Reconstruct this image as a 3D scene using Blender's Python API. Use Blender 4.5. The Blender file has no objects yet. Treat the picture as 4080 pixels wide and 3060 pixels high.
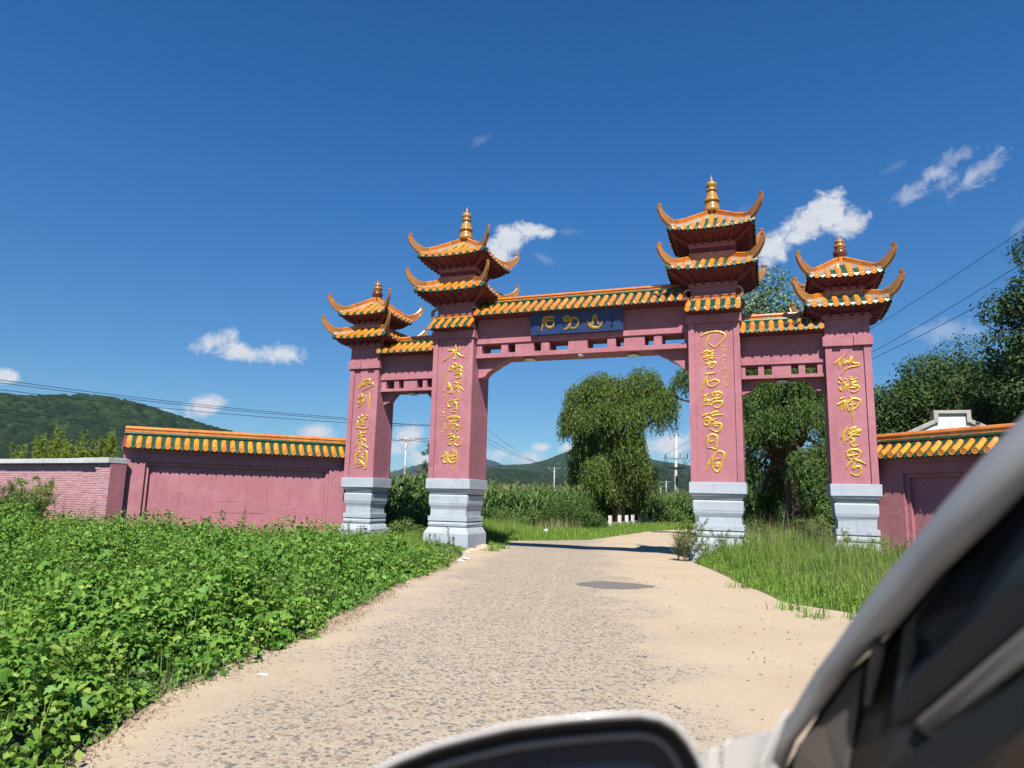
import bpy, math, random
import numpy as np
from math import sin, cos, pi, radians, sqrt

random.seed(7)
rng = np.random.default_rng(7)
sc = bpy.context.scene

# ------------------------------------------------------------------ camera
CAM = np.array([5.62, -22.02, 1.6])
cam_d = bpy.data.cameras.new('camera')
cam = bpy.data.objects.new('camera', cam_d)
sc.collection.objects.link(cam)
sc.camera = cam
YAW, PITCH, ROLL = 0.3498, 0.1661, -0.0239
f0 = np.array([-sin(YAW), cos(YAW), 0.0]); r0 = np.array([cos(YAW), sin(YAW), 0.0]); u0 = np.array([0, 0, 1.0])
FW = f0 * cos(PITCH) + u0 * sin(PITCH); u1 = -f0 * sin(PITCH) + u0 * cos(PITCH)
RT = r0 * cos(ROLL) - u1 * sin(ROLL); UP = r0 * sin(ROLL) + u1 * cos(ROLL)
import mathutils
cam.matrix_world = mathutils.Matrix(((RT[0], UP[0], -FW[0], CAM[0]), (RT[1], UP[1], -FW[1], CAM[1]),
                                     (RT[2], UP[2], -FW[2], CAM[2]), (0, 0, 0, 1)))
cam_d.sensor_width = 36.0
cam_d.lens = 2779.0 / 4080.0 * 36.0
cam_d.clip_start = 0.05
cam_d.clip_end = 20000
cam_d.dof.use_dof = True
cam_d.dof.focus_distance = 24.0
cam_d.dof.aperture_fstop = 3.6

# ------------------------------------------------------------------ world, sun
SUN_EL, SUN_D = radians(51), radians(18)          # elevation, swing to the right of the gate's normal
SUN = np.array([sin(SUN_D) * cos(SUN_EL), -cos(SUN_D) * cos(SUN_EL), sin(SUN_EL)])
world = bpy.data.worlds.new('World'); sc.world = world; world.use_nodes = True
wn, wl = world.node_tree.nodes, world.node_tree.links
wn.clear()
w_out = wn.new('ShaderNodeOutputWorld'); w_bg = wn.new('ShaderNodeBackground')
w_sky = wn.new('ShaderNodeTexSky'); w_sky.sky_type = 'NISHITA'; w_sky.sun_disc = False
w_sky.sun_elevation = SUN_EL
w_sky.sun_rotation = math.atan2(SUN[0], SUN[1])
w_sky.altitude = 300; w_sky.air_density = SKY_AIR = 1.0; w_sky.dust_density = 0.05; w_sky.ozone_density = 4.0
SKY_STRENGTH = 0.050
w_bg.inputs['Strength'].default_value = SKY_STRENGTH
wl.new(w_bg.outputs[0], w_out.inputs[0])

def wmath(op, a, b=None, c=None, clamp=False):
    n = wn.new('ShaderNodeMath'); n.operation = op; n.use_clamp = clamp
    for i, v in enumerate((a, b, c)):
        if v is None: continue
        if isinstance(v, (int, float)): n.inputs[i].default_value = v
        else: wl.new(v, n.inputs[i])
    return n.outputs[0]
w_tc = wn.new('ShaderNodeTexCoord')
DIR = w_tc.outputs['Generated']
def wdot(vec):
    n = wn.new('ShaderNodeVectorMath'); n.operation = 'DOT_PRODUCT'
    wl.new(DIR, n.inputs[0]); n.inputs[1].default_value = tuple(vec); return n.outputs['Value']
def wnoise(scale, detail, rough, dist=0.0):
    n = wn.new('ShaderNodeTexNoise'); n.inputs['Scale'].default_value = scale
    n.inputs['Detail'].default_value = detail; n.inputs['Roughness'].default_value = rough
    n.inputs['Distortion'].default_value = dist
    wl.new(DIR, n.inputs['Vector']); return n.outputs['Fac']
nA, nB = wnoise(26, 9, 0.62, 0.4), wnoise(60, 8, 0.7, 0.8)
# clouds: azimuth, elevation (deg), half length, half height (deg), tilt (deg), opacity, raggedness
CLOUDS = [
    (5.3, 21.9, 1.8, 1.45, 60, 1.5, .75), (3.4, 20.9, 2.4, 1.35, 25, 1.2, .85), (1.4, 19.7, 1.9, 1.3, 30, 1.0, 1.0), (6.5, 20.9, 1.5, 1.1, 0, 1.0, .9), (.6, 18.7, .9, .9, 0, .8, 1.0),
    (-20.5, 21.2, 1.7, 1.35, 30, 1.5, .7), (-18.8, 22.0, 1.9, .8, -6, 1.4, .8), (-21.3, 20.0, 1.0, 1.5, 40, 1.1, .8), (-17.4, 21.8, .9, .5, 0, 1.0, .9),
    (12.3, 23.1, 2.7, .75, 30, .62, 1.4), (15.2, 22.7, 2.4, .8, 35, .62, 1.4), (14.2, 24.1, 1.6, .6, 10, .5, 1.5), (13.4, 22.6, 1.6, .5, 10, .45, 1.5),
    (-43.6, 11.4, 2.1, .8, 30, .9, .9), (-41.2, 10.8, 3.6, .85, -6, 1.05, .8), (-38.6, 10.9, 1.8, 1.0, 5, .95, .9),
    (-44.0, 6.5, 1.9, .95, 20, 1.2, .7), (-46.8, 5.8, 1.6, .5, 5, .6, .9), (-35.6, 4.9, 1.6, .9, 0, 1.2, .7),
    (-28.3, 4.9, 1.5, 1.2, 0, 1.3, .7), (-29.5, 4.0, 1.5, .7, 0, .8, .8), (-27.3, 3.2, 1.0, .8, 0, 1.1, .8),
    (-20.8, 3.7, 1.6, .7, 10, .75, .9), (-18.3, 3.5, 1.8, .6, 0, .8, .9), (-17.5, 4.4, .9, .45, 0, 1.0, .8),
    (-15.3, 4.3, 1.2, .55, 0, 1.0, .8), (-7.3, 4.7, 2.3, 1.2, 10, 1.0, .8), (12.7, 12.5, 2.4, .8, 0, .5, 1.1),
    (-56.6, 7.4, 1.3, .6, 0, 1.1, .8), (-23.2, 28.7, .9, .4, 30, .25, 1.4), (-15.4, 21.9, 1.1, .3, 0, .3, 1.4),
    (-17.4, 19.7, 1.2, .4, -20, .35, 1.4), (10.2, 24.3, 1.0, .3, 20, .25, 1.4), (-31.5, 5.6, 1.2, .4, 0, .3, 1.1),
    (18.8, 21.2, 1.2, .7, 40, .5, 1.2), (-1.0, 22.6, 1.2, .4, 60, .25, 1.5), (17.9, 19.2, 1.2, .4, 40, .35, 1.4),
]
dens = None; bright = None
for (az, el, ha, hb, tilt, op, rag) in CLOUDS:
    az, el, tl = radians(az), radians(el), radians(tilt)
    c = np.array([sin(az) * cos(el), cos(az) * cos(el), sin(el)])
    e1 = np.array([cos(az), -sin(az), 0]); e2 = np.cross(e1, c)
    p = e1 * cos(tl) + e2 * sin(tl); q = -e1 * sin(tl) + e2 * cos(tl)
    a = wmath('MULTIPLY', wdot(p), 1.0 / math.tan(radians(ha)))
    b = wmath('MULTIPLY', wdot(q), 1.0 / math.tan(radians(hb)))
    d2 = wmath('ADD', wmath('MULTIPLY', a, a), wmath('MULTIPLY', b, b))
    d = wmath('SQRT', d2)
    nz = wmath('MULTIPLY_ADD', nA, 2.2 * rag, -1.1 * rag)
    nz2 = wmath('MULTIPLY_ADD', nB, 1.6 * rag, -0.8 * rag)
    v = wmath('SUBTRACT', wmath('ADD', 1.0, wmath('ADD', nz, nz2)), d)
    front = wmath('GREATER_THAN', wdot(c), 0.5)
    v = wmath('MULTIPLY', wmath('MULTIPLY', v, 1.5 * op, clamp=True), front)
    v = wmath('MULTIPLY', v, min(1.0, op))
    dens = v if dens is None else wmath('MAXIMUM', dens, v)
w_shade = wmath('MULTIPLY_ADD', nB, 0.5, 0.72)
w_cc = wn.new('ShaderNodeVectorMath'); w_cc.operation = 'SCALE'
w_cc.inputs[0].default_value = (8.2, 8.6, 9.4)
wl.new(w_shade, w_cc.inputs['Scale'])
w_tint = wn.new('ShaderNodeMix'); w_tint.data_type = 'RGBA'; w_tint.blend_type = 'MULTIPLY'
w_tint.inputs['Factor'].default_value = 1.0
wl.new(w_sky.outputs[0], w_tint.inputs[6])
w_gr = wn.new('ShaderNodeValToRGB'); wl.new(wdot((0, 0, 1)), w_gr.inputs[0])      # deeper blue away from the horizon
for i_, (p_, c_) in enumerate(((0.0, (.52, .85, 1.02)), (.12, (.49, .865, 1.08)), (.40, (.30, .96, 1.46)), (.65, (.16, .88, 1.50)))):
    e_ = w_gr.color_ramp.elements[i_] if i_ < 2 else w_gr.color_ramp.elements.new(p_)
    e_.position = p_; e_.color = tuple(v_ / 1.5 for v_ in c_) + (1,)
w_up = wn.new('ShaderNodeVectorMath'); w_up.operation = 'SCALE'; w_up.inputs['Scale'].default_value = 1.5
wl.new(w_gr.outputs[0], w_up.inputs[0]); wl.new(w_up.outputs[0], w_tint.inputs[7])
w_mix = wn.new('ShaderNodeMix'); w_mix.data_type = 'RGBA'
wl.new(dens, w_mix.inputs['Factor']); wl.new(w_tint.outputs[2], w_mix.inputs[6]); wl.new(w_cc.outputs[0], w_mix.inputs[7])
wl.new(w_mix.outputs[2], w_bg.inputs['Color'])

sun_d = bpy.data.lights.new('sun', 'SUN'); sun_d.energy = 5.0; sun_d.angle = radians(0.53); sun_d.color = (1.0, 0.95, 0.88)
sun = bpy.data.objects.new('sun', sun_d); sc.collection.objects.link(sun)
sun.rotation_euler = mathutils.Vector(-SUN).to_track_quat('-Z', 'Y').to_euler()
sc.view_settings.view_transform = 'Standard'; sc.view_settings.look = 'None'
sc.view_settings.exposure = 0.80; sc.view_settings.gamma = 1.0; sc.view_settings.use_curve_mapping = False
sc.cycles.max_bounces = 6; sc.cycles.diffuse_bounces = 1; sc.cycles.transparent_max_bounces = 6

# ------------------------------------------------------------------ helpers
COL = sc.collection
WLOC = {}
def tag(o, label=None, cat=None, group=None, kind=None):
    if label: o['label'] = label
    if cat: o['category'] = cat
    if group: o['group'] = group
    if kind: o['kind'] = kind
    return o
def thing(name, loc, label, cat, group=None):
    o = bpy.data.objects.new(name, None); COL.objects.link(o)
    o.empty_display_size = 0.3
    o.location = loc; WLOC[o.name] = np.array(loc, float)
    return tag(o, label, cat, group)
def place(o, wloc, parent=None):
    wloc = np.array(wloc, float)
    if parent is not None:
        o.parent = parent; o.location = wloc - WLOC[parent.name]
    else:
        o.location = wloc
    WLOC[o.name] = wloc
def np_mesh(name, V, F, smooth=False):
    """V (n,3); F: list of tuples or an (m,k) array"""
    V = np.asarray(V, float)
    me = bpy.data.meshes.new(name)
    if isinstance(F, np.ndarray):
        m, k = F.shape
        me.vertices.add(len(V)); me.vertices.foreach_set('co', V.astype(np.float32).ravel())
        me.loops.add(m * k); me.loops.foreach_set('vertex_index', F.astype(np.int32).ravel())
        me.polygons.add(m); me.polygons.foreach_set('loop_start', np.arange(0, m * k, k, dtype=np.int32))
        me.polygons.foreach_set('loop_total', np.full(m, k, dtype=np.int32))
        me.update(calc_edges=True)
    else:
        me.from_pydata([tuple(v) for v in V], [], [tuple(int(i) for i in f) for f in F]); me.update()
    if smooth:
        me.polygons.foreach_set('use_smooth', np.ones(len(me.polygons), bool))
    return me
def obj(name, V, F, mat, parent=None, smooth=False, base=False, **kw):
    V = np.asarray(V, float)
    mn, mx = V.min(0), V.max(0)
    c = (mn + mx) / 2
    if base: c[2] = mn[2]
    me = np_mesh(name, V - c, F, smooth)
    for m_ in (mat if isinstance(mat, (list, tuple)) else [mat]): me.materials.append(m_)
    o = bpy.data.objects.new(name, me); COL.objects.link(o)
    place(o, c, parent)
    tag(o, **kw)
    return o
def inst(o, wloc, parent, rz=0.0):
    c = o.copy(); COL.objects.link(c); c.rotation_euler = (0, 0, rz); place(c, wloc, parent); return c

class MB:
    def __init__(s): s.V = []; s.F = []
    def add(s, V, F):
        n = len(s.V); s.V.extend([tuple(map(float, v)) for v in V]); s.F.extend([tuple(i + n for i in f) for f in F])
    def box(s, x0, x1, y0, y1, z0, z1, T=None):
        V = [(x, y, z) for z in (z0, z1) for y in (y0, y1) for x in (x0, x1)]
        if T: V = [T(*v) for v in V]
        s.add(V, [(0, 2, 3, 1), (4, 5, 7, 6), (0, 1, 5, 4), (2, 6, 7, 3), (0, 4, 6, 2), (1, 3, 7, 5)])
    def obj(s, name, mat, parent=None, smooth=False, **kw):
        return obj(name, s.V, s.F, mat, parent, smooth, **kw)
def loft(rings, close=True, cap=True):
    """rings: list of equal-length point lists"""
    n = len(rings[0]); V = [p for r in rings for p in r]; F = []
    for i in range(len(rings) - 1):
        for j in range(n if close else n - 1):
            a, b = i * n + j, i * n + (j + 1) % n
            F.append((a, b, b + n, a + n))
    if cap and close:
        F.append(tuple(range(n - 1, -1, -1))); F.append(tuple(range((len(rings) - 1) * n, len(rings) * n)))
    return V, F
def lathe(prof, c, n=14):
    return loft([[(c[0] + r * cos(2 * pi * j / n), c[1] + r * sin(2 * pi * j / n), z) for j in range(n)] for (z, r) in prof])
def tube(pts, rad, n=6):
    pts = [np.array(p, float) for p in pts]; rings = []
    for i, p in enumerate(pts):
        d = pts[min(i + 1, len(pts) - 1)] - pts[max(i - 1, 0)]; d /= (np.linalg.norm(d) + 1e-9)
        a = np.cross(d, (0, 0, 1.0)) if abs(d[2]) < .95 else np.cross(d, (1.0, 0, 0)); a /= np.linalg.norm(a); b = np.cross(a, d)
        r = rad[i] if hasattr(rad, '__len__') else rad
        rings.append([p + a * r * cos(2 * pi * j / n) + b * r * sin(2 * pi * j / n) for j in range(n)])
    return loft(rings)

# vectorised scatter: template (v,3),(f,k); positions (n,3); 3x3 matrices (n,3,3)
def scatter(tV, tF, P, M):
    tV = np.asarray(tV, float); tF = np.asarray(tF)
    V = np.einsum('nij,vj->nvi', M, tV) + P[:, None, :]
    F = tF[None] + (np.arange(len(P)) * len(tV))[:, None, None]
    return V.reshape(-1, 3), F.reshape(-1, tF.shape[1])
def rot_mats(n, yaw, pitch, roll, scale, g=None):
    cy, sy, cp, sp, cr, sr = np.cos(yaw), np.sin(yaw), np.cos(pitch), np.sin(pitch), np.cos(roll), np.sin(roll)
    Z = np.zeros(n); O = np.ones(n)
    Rz = np.stack([np.stack([cy, -sy, Z], -1), np.stack([sy, cy, Z], -1), np.stack([Z, Z, O], -1)], 1)
    Rx = np.stack([np.stack([O, Z, Z], -1), np.stack([Z, cp, -sp], -1), np.stack([Z, sp, cp], -1)], 1)
    Ry = np.stack([np.stack([cr, Z, sr], -1), np.stack([Z, O, Z], -1), np.stack([-sr, Z, cr], -1)], 1)
    return (Rz @ Rx @ Ry) * np.asarray(scale).reshape(-1, 1, 1)
def basis(d, n_hint):
    """matrices with local +Y along d and local +Z near n_hint"""
    d = d / (np.linalg.norm(d, axis=1, keepdims=True) + 1e-9)
    x = np.cross(d, n_hint); x /= (np.linalg.norm(x, axis=1, keepdims=True) + 1e-9)
    z = np.cross(x, d)
    return np.stack([x, d, z], -1)
def cat(parts):
    V, F, n = [], [], 0
    for v, f in parts:
        V.append(v); F.append(f + n); n += len(v)
    return np.concatenate(V), np.concatenate(F)
def hash2(i, j, k=0):
    s = np.sin(i * 127.1 + j * 311.7 + k * 74.7) * 43758.5453
    return s - np.floor(s)
def vnoise(x, y, k=0):
    xi, yi = np.floor(x), np.floor(y); fx, fy = x - xi, y - yi
    fx, fy = fx * fx * (3 - 2 * fx), fy * fy * (3 - 2 * fy)
    a, b, c, d = hash2(xi, yi, k), hash2(xi + 1, yi, k), hash2(xi, yi + 1, k), hash2(xi + 1, yi + 1, k)
    return a + (b - a) * fx + (c - a) * fy + (a - b - c + d) * fx * fy
def fbm(x, y, k=0, o=4):
    s, a = 0, .5
    for i in range(o): s = s + a * vnoise(x * 2 ** i, y * 2 ** i, k + i); a *= .5
    return s
def worley(x, y, k=0):
    xi, yi = np.floor(x), np.floor(y); best = np.full(np.shape(x), 9.0)
    for a in (-1, 0, 1):
        for b in (-1, 0, 1):
            cx, cy = xi + a + hash2(xi + a, yi + b, k), yi + b + hash2(xi + a, yi + b, k + 5)
            best = np.minimum(best, (x - cx) ** 2 + (y - cy) ** 2)
    return np.sqrt(best)
def polar(az, d):
    az = radians(az); return CAM[0] + d * sin(az), CAM[1] + d * cos(az)
def ground_z(x, y):
    t = np.clip((np.asarray(y, float) - 0.5) / 5.5, 0, 1); return -0.2 * t * t * (3 - 2 * t)

# ------------------------------------------------------------------ materials
class Mat:
    def __init__(s, name):
        s.m = bpy.data.materials.new(name); s.m.use_nodes = True
        s.n, s.l = s.m.node_tree.nodes, s.m.node_tree.links
        s.b = s.n['Principled BSDF']; s._tc = None
    def set(s, k, v):
        if isinstance(v, (int, float, tuple)): s.b.inputs[k].default_value = v
        else: s.l.new(v, s.b.inputs[k])
        return s
    def pos(s):                                  # world position
        if s._tc is None: s._tc = s.n.new('ShaderNodeNewGeometry')
        return s._tc.outputs['Position']
    def island(s):
        s.pos(); return s._tc.outputs['Random Per Island']
    def orand(s):
        return s.n.new('ShaderNodeObjectInfo').outputs['Random']
    def noise(s, scale, detail=4, rough=.55, vec=None, dist=0., out='Fac'):
        n = s.n.new('ShaderNodeTexNoise'); n.inputs['Scale'].default_value = scale; n.inputs['Detail'].default_value = detail
        n.inputs['Roughness'].default_value = rough; n.inputs['Distortion'].default_value = dist
        s.l.new(vec or s.pos(), n.inputs['Vector']); return n.outputs[out]
    def voro(s, scale, vec=None, feature='F1', out='Distance', rnd=1.0):
        n = s.n.new('ShaderNodeTexVoronoi'); n.feature = feature; n.inputs['Scale'].default_value = scale
        n.inputs['Randomness'].default_value = rnd
        s.l.new(vec or s.pos(), n.inputs['Vector']); return n.outputs[out]
    def ramp(s, fac, stops, interp='LINEAR'):
        n = s.n.new('ShaderNodeValToRGB'); s.l.new(fac, n.inputs[0]); e = n.color_ramp; e.interpolation = interp
        while len(e.elements) > 1: e.elements.remove(e.elements[-1])
        for i, (p, c) in enumerate(stops):
            if isinstance(c, (int, float)): c = (c, c, c)
            el = e.elements[0] if i == 0 else e.elements.new(p)
            el.position = p; el.color = tuple(c) + (1,)
        return n.outputs[0]
    def mix(s, fac, a, b, mode='MIX'):
        n = s.n.new('ShaderNodeMix'); n.data_type = 'RGBA'; n.blend_type = mode
        for i, v in ((0, fac), (6, a), (7, b)):
            if isinstance(v, (int, float)): n.inputs[i].default_value = v
            elif isinstance(v, tuple): n.inputs[i].default_value = tuple(v) + ((1,) if len(v) == 3 else ())
            else: s.l.new(v, n.inputs[i])
        return n.outputs[2]
    def math(s, op, a, b=None, clamp=False):
        n = s.n.new('ShaderNodeMath'); n.operation = op; n.use_clamp = clamp
        for i, v in enumerate((a, b)):
            if v is None: continue
            if isinstance(v, (int, float)): n.inputs[i].default_value = v
            else: s.l.new(v, n.inputs[i])
        return n.outputs[0]
    def scalev(s, v3):
        n = s.n.new('ShaderNodeVectorMath'); n.operation = 'MULTIPLY'; s.l.new(s.pos(), n.inputs[0]); n.inputs[1].default_value = v3
        return n.outputs[0]
    def bump(s, h, strength=.3, dist=.02):
        n = s.n.new('ShaderNodeBump'); n.inputs['Strength'].default_value = strength; n.inputs['Distance'].default_value = dist
        s.l.new(h, n.inputs['Height']); s.l.new(n.outputs[0], s.b.inputs['Normal']); return s

def plaster(name, col, dark, stain=.5, bumpd=.006):
    M = Mat(name)
    big = M.noise(.9, 5, .6); fine = M.noise(9, 5, .65); streak = M.noise(1.0, 4, .6, M.scalev((5, 5, .6)))
    c = M.mix(M.ramp(big, [(.35, 0), (.7, 1)]), col, dark)
    c = M.mix(M.math('MULTIPLY', M.ramp(fine, [(.4, 0), (.75, 1)]), .35), c, tuple(min(1, v * 1.2 + .02) for v in col))
    c = M.mix(M.math('MULTIPLY', M.ramp(streak, [(.52, 0), (.75, 1)]), stain), c, tuple(v * .72 for v in dark))
    crk = M.n.new('ShaderNodeTexVoronoi'); crk.feature = 'DISTANCE_TO_EDGE'; crk.inputs['Scale'].default_value = .55
    wv = M.n.new('ShaderNodeVectorMath'); wv.operation = 'ADD'; sv = M.n.new('ShaderNodeVectorMath'); sv.operation = 'SCALE'; sv.inputs['Scale'].default_value = .8
    M.l.new(M.noise(1.7, 6, .7, out='Color'), sv.inputs[0]); M.l.new(M.pos(), wv.inputs[0]); M.l.new(sv.outputs[0], wv.inputs[1]); M.l.new(wv.outputs[0], crk.inputs['Vector'])
    line = M.math('MULTIPLY', M.ramp(crk.outputs[0], [(0, 1), (.002, .8), (.006, 0)]), M.ramp(M.noise(.6, 2), [(.54, 0), (.6, 1)]))
    c = M.mix(M.math('MULTIPLY', line, .5), c, tuple(v * .35 for v in dark))
    fade = M.ramp(M.noise(.5, 6, .75, dist=.8), [(.52, 0), (.66, .55)])
    c = M.mix(fade, c, tuple(min(1, v * 1.12 + .045) for v in col))
    spots = M.ramp(M.voro(3.1), [(0, 1), (.05, 1), (.075, 0)])
    c = M.mix(M.math('MULTIPLY', spots, .45), c, tuple(v * .45 for v in dark))
    M.set('Base Color', c).set('Roughness', .78)
    M.b.inputs['Specular IOR Level'].default_value = .25
    M.bump(M.math('ADD', M.noise(3.5, 6, .6), M.math('MULTIPLY', M.noise(30, 4, .6), .25)), .55, bumpd * 4)
    return M.m
PINK = plaster('pink_plaster', (.36, .146, .172), (.315, .118, .143), .5)
PINKD = plaster('red_paint_timber', (.16, .036, .046), (.13, .028, .036), .2)
GREY = plaster('grey_plinth_paint', (.35, .385, .43), (.32, .355, .40), .25)
MORTAR = plaster('mortar', (.32, .28, .23), (.20, .175, .145), .4)

def glaze(name, c1, c2, c3, chip=(.62, .45, .36), chip_amt=.5, rough=.22):
    M = Mat(name)
    c = M.ramp(M.orand(), [(0, c1), (.5, c2), (1, c3)])
    c = M.mix(M.math('MULTIPLY', M.ramp(M.noise(7, 5, .65), [(.42, 0), (.7, 1)]), .45), c, tuple(v * .62 for v in c2))
    ch = M.math('MULTIPLY', M.ramp(M.noise(5.5, 6, .7, dist=.6), [(.60, 0), (.70, 1)]), chip_amt)
    c = M.mix(ch, c, chip)
    M.set('Base Color', c)
    M.set('Roughness', M.ramp(ch, [(0, rough), (.6, .6)]))
    M.b.inputs['Specular IOR Level'].default_value = .6
    M.b.inputs['Coat Weight'].default_value = .35; M.b.inputs['Coat Roughness'].default_value = .2
    M.bump(M.noise(18, 4, .6), .25, .01)
    return M.m
ORANGE = glaze('orange_glaze', (.68, .255, .018), (.60, .20, .02), (.70, .29, .03), chip_amt=.5)
ORANGE2 = glaze('orange_ridge_glaze', (.58, .19, .022), (.50, .155, .02), (.62, .22, .025), chip_amt=.35)
GREEN = glaze('green_glaze', (.016, .075, .035), (.014, .062, .03), (.028, .10, .05), chip=(.28, .32, .26), chip_amt=.3)
HORN = glaze('ochre_horn_glaze', (.36, .155, .035), (.32, .135, .03), (.40, .17, .035), chip_amt=.35)
BROWNG = glaze('brown_glaze', (.12, .03, .012), (.11, .028, .012), (.13, .035, .014), chip_amt=.1)
AMBER = glaze('amber_finial_glaze', (.40, .20, .03), (.36, .17, .025), (.42, .21, .03), chip_amt=.1)
def simple(name, col, rough=.6, metal=0, spec=.4, var=.15, vs=6):
    M = Mat(name)
    c = M.mix(M.math('MULTIPLY', M.noise(vs, 4), var * 2), tuple(v * (1 - var) for v in col), tuple(min(1, v * (1 + var)) for v in col))
    M.set('Base Color', c).set('Roughness', rough).set('Metallic', metal)
    M.b.inputs['Specular IOR Level'].default_value = spec
    return M
gm = Mat('gold_leaf'); gm.set('Base Color', gm.mix(gm.ramp(gm.noise(22, 4), [(.35, 0), (.65, 1)]), (.72, .47, .085), (.46, .25, .04)))
gm.set('Metallic', .35).set('Roughness', .38); gm.bump(gm.noise(45, 4), .8, .012); GOLD = gm.m
GOLDD = simple('old_gold_paint', (.42, .26, .06), .5, .2).m
BLACKP = simple('black_paint', (.01, .01, .012), .5).m
bm_ = Mat('navy_board_paint'); bm_.set('Base Color', bm_.mix(bm_.ramp(bm_.noise(3, 6, .7, bm_.scalev((1, 1, 5))), [(.35, 0), (.7, 1)]), (.008, .024, .10), (.022, .055, .17)))
bm_.set('Roughness', .5); bm_.bump(bm_.noise(6, 5, .7, bm_.scalev((1, 1, 7))), .4, .02); NAVY = bm_.m
LAMP = simple('lamp_glass', (.75, .77, .72), .35).m
DARKM = simple('dark_metal', (.03, .03, .035), .4, .6).m
STEEL = simple('galvanised_steel', (.35, .36, .37), .4, .7).m
CONC = plaster('concrete', (.38, .355, .31), (.28, .26, .23), .5)
CONCW = plaster('whitewashed_coping', (.48, .50, .49), (.34, .355, .35), .5)
WHITEW = plaster('white_limewash', (.62, .63, .64), (.46, .47, .48), .5)

def foliage(name, cols, rough=.6, trans=.25, spec=.18):
    M = Mat(name)
    n = len(cols)
    c = M.ramp(M.island(), [(i / max(1, n - 1), c_) for i, c_ in enumerate(cols)])
    c = M.mix(M.ramp(M.noise(.45, 3), [(.35, 0), (.65, .5)]), c, tuple(v * .7 for v in cols[n // 2]))
    M.set('Base Color', c).set('Roughness', rough)
    M.b.inputs['Specular IOR Level'].default_value = spec
    if trans > 0:
        t = M.n.new('ShaderNodeBsdfTranslucent'); M.l.new(M.mix(1.0, c, (.85, 1.0, .35), 'MULTIPLY'), t.inputs['Color'])
        mx = M.n.new('ShaderNodeMixShader'); mx.inputs[0].default_value = trans
        M.l.new(M.b.outputs[0], mx.inputs[1]); M.l.new(t.outputs[0], mx.inputs[2])
        M.l.new(mx.outputs[0], M.n['Material Output'].inputs['Surface'])
    return M.m
def bark(name, col):
    M = Mat(name); v = M.scalev((6, 6, 1.2))
    M.set('Base Color', M.mix(M.noise(2.2, 5, .7, v), tuple(c * .5 for c in col), col)).set('Roughness', .9)
    M.bump(M.noise(3, 5, .7, v), .7, .04); return M.m
BARK = bark('tree_bark', (.10, .075, .05))
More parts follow.
